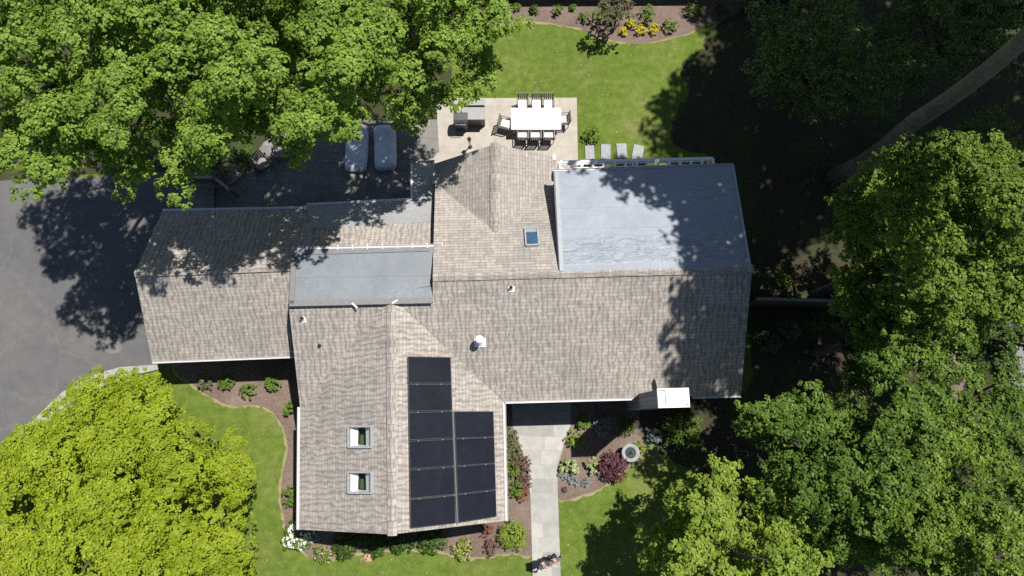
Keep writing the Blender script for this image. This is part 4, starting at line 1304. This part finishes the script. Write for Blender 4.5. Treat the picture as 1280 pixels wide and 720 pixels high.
def chair_proto():
    t = thing('patio_chair', Vector((0, 0, 0)), 'x', 'chair')
    for sx in (-1, 1):
        for sy in (-1, 1):
            mb = MB(); tapered_leg(mb, sx * .215, sy * .2 - .02, .41, .02); mb.build('leg', M['wicker'], t, False)
    MB().bevbox(Vector((0, 0, .40)), (.48, .46, .05), b=.015).build('seat', M['wicker'], t, False)
    MB().bevbox(Vector((0, .02, .455)), (.42, .40, .08), b=.035).build('cushion', M['cushion'], t, False)
    mb = MB()
    for k in range(5):
        mb.bar((-.18 + .09 * k, -.235, .42), (-.18 + .09 * k, -.30, .86), .055, .015, Vector((0, 1, 0)))
    mb.bar((-.22, -.30, .87), (.22, -.30, .87), .035, .05, bev=.01)
    mb.bar((-.225, -.23, .40), (-.225, -.30, .88), .03, .03); mb.bar((.225, -.23, .40), (.225, -.30, .88), .03, .03)
    mb.build('backrest', M['wicker'], t, False)
    for sx in (-1, 1):
        mb = MB(); mb.bar((sx * .235, -.26, .64), (sx * .235, .17, .63), .05, .03, bev=.01); mb.bar((sx * .235, .16, .40), (sx * .235, .16, .62), .03, .03)
        mb.build('armrest', M['wicker'], t, False)
    return t
ch = chair_proto()
tab = U(670, 148.5, .74)
GC = 'dark framed chairs around the white patio table'
spots = [((653.5, 130), math.pi, 'dark framed chair on the lawn side, nearest the grill'), ((671, 130), math.pi, 'dark framed chair in the middle of the lawn side'), ((685.5, 130), math.pi, 'dark framed chair on the lawn side, farthest from the grill'),
         ((653.5, 169), 0, 'white cushioned chair on the house side, nearest the grill'), ((669.5, 169), 0, 'white cushioned chair in the middle of the house side'), ((686, 169), 0, 'white cushioned chair on the house side, farthest from the grill'),
         ((631.5, 155), -math.pi / 2 - .25, 'slightly turned white cushioned chair at the grill end of the table'), ((704, 150), math.pi / 2 + .08, 'grey cushioned chair at the far end of the table, half in shade')]
for k, ((px, py), rz, lab) in enumerate(spots):
    o = ch if k == 0 else copy_tree(ch)
    p = U(px, py, .45); p.z = .02
    o.location = p; o.rotation_euler = (0, 0, rz); o.scale = (1.1, 1.1, 1.05)
    tag(o, lab, 'chair', GC)
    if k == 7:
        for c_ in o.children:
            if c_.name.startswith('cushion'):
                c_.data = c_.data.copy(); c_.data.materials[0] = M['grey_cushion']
t = thing('patio_table', Vector((tab.x, tab.y, .02)), 'long white rectangular table on the patio', 'table')
MB().bevbox(Vector((0, 0, .72)), (2.42, 1.12, .045), b=.015).build('tabletop', M['table_glass'], t, False)
MB().bevbox(Vector((0, 0, .66)), (2.1, .85, .07), b=.01).build('apron', M['white_paint'], t, False)
for sx in (-1, 1):
    for sy in (-1, 1):
        MB().bevbox(Vector((sx * 1.05, sy * .42, .34)), (.07, .07, .68), b=.01).build('leg', M['white_paint'], t, False)
# outdoor kitchen: raised back ledge + counter, grill at the end
p = U(592, 141, .9); p.z = .02
t = thing('outdoor_counter', p, 'grey outdoor kitchen counter with raised back ledge', 'counter')
MB().bevbox(Vector((.0, .0, .43)), (1.05, .62, .86), b=.01).build('cabinet', M['grill'], t, False)
MB().bevbox(Vector((0, -.01, .885)), (1.12, .70, .05), b=.012).build('worktop', M['counter'], t, False)
MB().bevbox(Vector((0, .47, .5)), (1.05, .26, 1.0), b=.01).build('back_ledge', M['grill'], t, False)
MB().bevbox(Vector((0, .47, 1.025)), (1.1, .32, .05), b=.012).build('ledge_top', M['counter'], t, False)
p = U(576, 148, .9); p.z = .02
t = thing('barbecue_grill', p, 'dark hooded barbecue grill standing before the grey counter', 'grill')
MB().bevbox(Vector((0, 0, .42)), (.62, .5, .68), b=.015).build('cart', M['dark_metal'], t, False)
mb = MB()
prof = [(-.30, .76), (-.30, .86), (-.26, .98), (-.16, 1.08), (.0, 1.13), (.14, 1.10), (.25, 1.0), (.29, .86), (.29, .76)]
n_ = len(prof)
vs = [(x, y, z) for x in (-.34, .34) for y, z in prof]
fs = [[i, i + 1, n_ + i + 1, n_ + i] for i in range(n_ - 1)] + [list(range(n_)), list(range(n_, 2 * n_))[::-1], [0, n_, 2 * n_ - 1, n_ - 1]]
mb.add(vs, fs); mb.build('hood', M['grill'], t, False)
mb = MB(); mb.tube([(-.24, -.35, .92), (.24, -.35, .92)], [.014, .014], 8); mb.tube([(-.22, -.35, .92), (-.22, -.28, .92)], [.01, .01], 6); mb.tube([(.22, -.35, .92), (.22, -.28, .92)], [.01, .01], 6)
mb.build('handle', M['lead'], t, False)
for sx in (-1, 1):
    for sy in (-1, 1):
        mb = MB(); mb.tube([(sx * .26, sy * .19, .0), (sx * .26, sy * .19, .1)], [.03, .03], 10); mb.build('foot', M['black'], t, False)
# slim post lantern
p = U(588, 184)
t = thing('garden_lantern', p + UP * .02, 'slim grey post lantern standing on the patio by the gable roof', 'lantern')
MB().lathe(Vector((0, 0, 0)), [(.001, 0), (.10, 0), (.10, .03), (.03, .05)], 14).build('base', M['dark_metal'], t, False)
mb = MB(); mb.tube([(0, 0, .03), (0, 0, .78)], [.03, .03], 10); mb.build('post', M['lead'], t, False)
MB().bevbox(Vector((0, 0, .9)), (.15, .15, .22), b=.02).build('lamp_housing', M['lead'], t, False)
MB().lathe(Vector((0, 0, 1.0)), [(.12, 0), (.1, .03), (.001, .1)], 4, smooth=False).build('cap', M['dark_metal'], t, False)

# covered loungers
def lounger(px, py, rz, label, seed):
    p = U(px, py, .4); p.z = .01
    t = thing('sun_lounger', p, label, 'sun lounger', 'covered loungers under the tree', rz)
    rg = random.Random(seed)
    bm = bmesh.new()
    nx, ny = 11, 22
    W, L = 1.06, 2.15
    grid = []
    for j in range(ny + 1):
        row = []
        for i in range(nx + 1):
            u, v = i / nx * 2 - 1, j / ny * 2 - 1
            # superellipse plan, rounded top, raised head end
            k = (1 - abs(u) ** 5 * .0)
            edge_ = max(abs(u) ** 4, abs(v) ** 8)
            r_ = 1 - .10 * (abs(u) ** 4 * abs(v) ** 4)
            x, y = u * W / 2 * r_, v * L / 2 * r_
            z = .36 + (.30 * max(0, (v - .25) / .75) ** 1.3) - .13 * edge_ + .018 * math.sin(u * 4 + v * 9 + seed) + rg.uniform(-.006, .006)
            row.append(bm.verts.new((x, y, z)))
        grid.append(row)
    for j in range(ny):
        for i in range(nx):
            bm.faces.new((grid[j][i], grid[j][i + 1], grid[j + 1][i + 1], grid[j + 1][i]))
    ring = [grid[0][i] for i in range(nx + 1)] + [grid[j][nx] for j in range(1, ny + 1)] + [grid[ny][i] for i in range(nx - 1, -1, -1)] + [grid[j][0] for j in range(ny - 1, 0, -1)]
    low = [bm.verts.new((v.co.x * 1.03, v.co.y * 1.015, .10 + .03 * math.sin(k * 1.3))) for k, v in enumerate(ring)]
    for k in range(len(ring)):
        q = (k + 1) % len(ring)
        bm.faces.new((ring[k], low[k], low[q], ring[q]))
    bmesh.ops.recalc_face_normals(bm, faces=bm.faces)
    mb = MB(); bm.verts.index_update()
    mb.add([v.co[:] for v in bm.verts], [[v.index for v in f_.verts] for f_ in bm.faces], 0, True); bm.free()
    mb.build('cover', M['cover'], t, False)
    mb = MB()
    for sx in (-1, 1): mb.bar((sx * .42, -.95, .2), (sx * .42, .95, .2), .05, .05)
    mb.build('frame', M['dark_metal'], t, False)
    for sx in (-1, 1):
        for sy in (-1, 1):
            mb = MB(); mb.tube([(sx * .42, sy * .85, 0), (sx * .42, sy * .85, .2)], [.025, .025], 8); mb.build('leg', M['dark_metal'], t, False)
lounger(444.5, 186, -.02, 'blue grey covered lounger nearest the garage, with sun flecks', 3)
lounger(480.5, 184, .04, 'plainer blue grey covered lounger nearest the patio', 5)

# two low chairs beside the planter
def low_chair(px, py, rz, label):
    p = U(px, py, .4); p.z = .01
    t = thing('garden_chair', p, label, 'chair', 'dim garden chairs by the round planter', rz)
    MB().bevbox(Vector((0, 0, .36)), (.55, .55, .06), b=.02).build('seat', M['rail_wood'], t, False)
    mb = MB()
    for k in range(5): mb.bar((-.2 + .1 * k, .27, .36), (-.2 + .1 * k, .42, .85), .08, .02, Vector((0, 1, 0)))
    mb.build('backrest', M['rail_wood'], t, False)
    for sx in (-1, 1):
        MB().bevbox(Vector((sx * .31, .02, .55)), (.09, .6, .03), b=.01).build('armrest', M['rail_wood'], t, False)
        for sy in (-1, 1):
            MB().bevbox(Vector((sx * .27, sy * .22, .26)), (.06, .06, .52), b=.008).build('leg', M['rail_wood'], t, False)
low_chair(350, 190, .2, 'dim grey garden chair next to the round stone planter')
low_chair(329, 203, .65, 'dim grey garden chair nearest the curved stone edging')
p = U(324, 214); p.z = .01
t = thing('flower_pot', p, 'small terracotta pot beside the dim garden chairs', 'flower pot')
MB().lathe(Vector((0, 0, 0)), [(.001, .0), (.11, 0), (.16, .26), (.175, .26), (.175, .31), (.15, .31), (.14, .25), (.001, .24)], 20).build('pot', M['red_pot'], t, False)

# stone basin / bird bath
p = U(788, 566, .6); p.z = 0
t = thing('bird_bath', p, 'round grey stone basin beside the purple maple', 'bird bath')
MB().lathe(Vector((0, 0, 0)), [(.001, .0), (.24, 0), (.22, .06), (.11, .12), (.1, .45), (.16, .52), (.34, .58), (.40, .64), (.40, .68), (.34, .68), (.22, .62), (.001, .60)], 28).build('bowl', M['pale_stone'], t, False)
MB().lathe(Vector((0, 0, .635)), [(.25, 0), (.001, 0.0)], 24).build('water', M['water'], t, False)
mb = MB(); mb.ball((.03, .02, .70), (.07, .05, .08)); mb.ball((-.08, -.06, .66), (.05, .05, .05)); mb.build('ornament', M['dark_metal'], t, False)

# ------------------------------------------------------------------ people
def skinned(name, joints, edges, mat, parent, sub=2, root=0):
    me = bpy.data.meshes.new(name)
    me.from_pydata([j[0] for j in joints], edges, [])
    ob = bpy.data.objects.new(name, me); COL.objects.link(ob)
    ob.parent = parent
    me.materials.append(mat)
    sk_ = ob.modifiers.new('Skin', 'SKIN'); sk_.use_smooth_shade = True
    for i, j in enumerate(joints):
        r = j[1] if isinstance(j[1], tuple) else (j[1], j[1])
        me.skin_vertices[0].data[i].radius = r
        me.skin_vertices[0].data[i].use_root = (i == root)
    ss = ob.modifiers.new('Sub', 'SUBSURF'); ss.levels = sub; ss.render_levels = sub
    return ob

def person(loc, rz, label, shirt, wave=False, lean=.0):
    t = thing('person', loc, label, 'person', None, rz)
    # faces -y locally, head tilted back to look at the drone
    hip, chest, neck, head = (0, .02, .95), (0, .01, 1.30), (0, .04, 1.46), (0, .11, 1.57)
    J, Ed = [], []
    def add(p, r, par=None):
        J.append((p, r))
        if par is not None: Ed.append((par, len(J) - 1))
        return len(J) - 1
    h = add(hip, (.155, .11))
    w = add((0, .02, 1.10), (.135, .10), h); c = add(chest, (.165, .115), w); nk = add(neck, .06, c)
    hd = add(head, (.085, .10), nk); ht = add((0, .20, 1.61), (.08, .08), hd)
    hands = []
    for s in (-1, 1):
        sh = add((s * .19, .02, 1.40), .062, c)
        if wave and s > 0:
            el = add((s * .33, .16, 1.52), .045, sh); wr = add((s * .36, .22, 1.78), .034, el); hands.append((wr, Vector((.0, .05, 1))))
        else:
            el = add((s * .25, -.03, 1.12), .045, sh); wr = add((s * .10, -.20, 1.14), .034, el); hands.append((wr, Vector((-s * .9, -.35, .0))))
        kn = None
    for wr, d in hands:
        p0 = Vector(J[wr][0]); d = d.normalized()
        side = d.cross(Vector((0, 0, 1)) if abs(d.z) < .8 else Vector((0, 1, 0))).normalized()
        pl = add(tuple(p0 + d * .07), (.04, .02), wr)
        for k in range(4):
            ln = (.075, .09, .085, .065)[k]
            a = add(tuple(p0 + d * .10 + side * (k - 1.5) * .021), .0095, pl)
            b2 = add(tuple(p0 + d * (.10 + ln * .55) + side * (k - 1.5) * .023 - UP * .008), .0085, a)
            add(tuple(p0 + d * (.10 + ln) + side * (k - 1.5) * .023 - UP * .022), .0075, b2)
        th = add(tuple(p0 + d * .045 - side * .042), .011, pl)
        add(tuple(p0 + d * .085 - side * .065), .009, th)
    for s in (-1, 1):
        th = add((s * .095, .02, .88), .085, h); kn = add((s * .10, .0, .50), .058, th); an = add((s * .10, .03, .10), .042, kn)
        add((s * .11, -.10, .045), .038, an)
    skinned('body', J, Ed, M['skin'], t, 2, 0)
    # shirt
    J2 = [((0, .02, .93), (.17, .125)), ((0, .02, 1.10), (.155, .12)), ((0, .01, 1.30), (.185, .135)), ((0, .03, 1.43), (.09, .085))]
    E2 = [(0, 1), (1, 2), (2, 3)]
    for s in (-1, 1):
        J2.append(((s * .19, .02, 1.40), .078)); E2.append((2, len(J2) - 1))
        J2.append(((s * .32, .15, 1.51), .062) if (wave and s > 0) else ((s * .245, -.02, 1.13), .06)); E2.append((len(J2) - 2, len(J2) - 1))
        J2.append(((s * .355, .21, 1.72), .048) if (wave and s > 0) else ((s * .12, -.19, 1.14), .05)); E2.append((len(J2) - 2, len(J2) - 1))
    skinned('shirt', J2, E2, shirt, t, 2, 1)
    J3 = [((0, .02, .96), (.168, .125))]; E3 = []
    for s in (-1, 1):
        J3.append(((s * .095, .02, .84), .10)); E3.append((0, len(J3) - 1))
        J3.append(((s * .10, .0, .50), .074)); E3.append((len(J3) - 2, len(J3) - 1))
        J3.append(((s * .10, .03, .10), .062)); E3.append((len(J3) - 2, len(J3) - 1))
    skinned('trousers', J3, E3, M['trouser'], t, 2, 0)
    for s in (-1, 1):
        MB().bevbox(Vector((s * .11, -.05, .045)), (.105, .28, .09), b=.035, smooth=True).build('shoe', M['shoe'], t, False)
    # hair cap on the crown and back of the tilted head; face looks up and forward
    mb = MB(); mb.ball((0, .235, 1.585), (.098, .075, .10)); mb.ball((0, .19, 1.53), (.095, .08, .075)); mb.build('hair', M['hair'], t, False)
    mb = MB(); mb.ball((0, .105, 1.675), (.016, .022, .024), seg=1); mb.build('nose', M['skin'], t, False)
    for s in (-1, 1):
        mb = MB(); mb.ball((s * .092, .15, 1.57), (.016, .03, .035), seg=1); mb.build('ear', M['skin'], t, False)
        mb = MB(); mb.ball((s * .034, .145, 1.665), (.014, .012, .012), seg=1); mb.build('eye', M['hair'], t, False)
    mb = MB(); mb.bar((-.026, .055, 1.655), (.026, .055, 1.655), .009, .01); mb.build('mouth', M['red_pot'], t, False)
    return t
def stand(px, py):
    p = U(px, py, 1.45); p.z = .02; return p
person(stand(679.5, 707), .45, 'person in a dark slate shirt standing on the front walk, looking up', M['shirt_blue'])
person(stand(693, 702.5), .30, 'person in a mauve grey shirt on the front walk with one arm raised', M['shirt_mauve'], True)

# ------------------------------------------------------------------ light, sky, camera
sd = Vector((.34, .28, 1.0)).normalized()          # towards the sun
el, rot = math.asin(sd.z), math.atan2(sd.x, sd.y)
w = bpy.data.worlds.new('World'); SC.world = w; w.use_nodes = True
nt = w.node_tree; nt.nodes.clear()
sky = nt.nodes.new('ShaderNodeTexSky'); sky.sky_type = 'NISHITA'; sky.sun_disc = False
sky.sun_elevation = el; sky.sun_rotation = rot; sky.air_density = 1.0; sky.dust_density = .6
bg = nt.nodes.new('ShaderNodeBackground'); bg.inputs[1].default_value = .053
wo = nt.nodes.new('ShaderNodeOutputWorld')
nt.links.new(sky.outputs[0], bg.inputs[0]); nt.links.new(bg.outputs[0], wo.inputs[0])
sl = bpy.data.lights.new('sun', 'SUN'); sl.energy = 4.6; sl.angle = math.radians(.55); sl.color = (1.0, .955, .89)
so = bpy.data.objects.new('sun', sl); COL.objects.link(so)
so.location = (20, 16, 60); so.rotation_euler = (-sd).to_track_quat('-Z', 'Y').to_euler()

cam = bpy.data.cameras.new('camera'); co_ = bpy.data.objects.new('camera', cam); COL.objects.link(co_)
cam.sensor_fit = 'HORIZONTAL'; cam.sensor_width = 36.0; cam.lens = F / 1280 * 36.0
cam.clip_start = .1; cam.clip_end = 2000
co_.location = (0, 0, H); co_.rotation_euler = (TILT, 0, 0)
SC.camera = co_
SC.view_settings.view_transform = 'Standard'
SC.view_settings.look = 'None'
SC.view_settings.exposure = .68
SC.view_settings.gamma = 1.0
SC.view_settings.use_curve_mapping = False
SC.render.engine = 'CYCLES'
SC.cycles.max_bounces = 6; SC.cycles.diffuse_bounces = 3; SC.cycles.transparent_max_bounces = 8
SC.cycles.use_denoising = False
print('leaves', NLEAF)
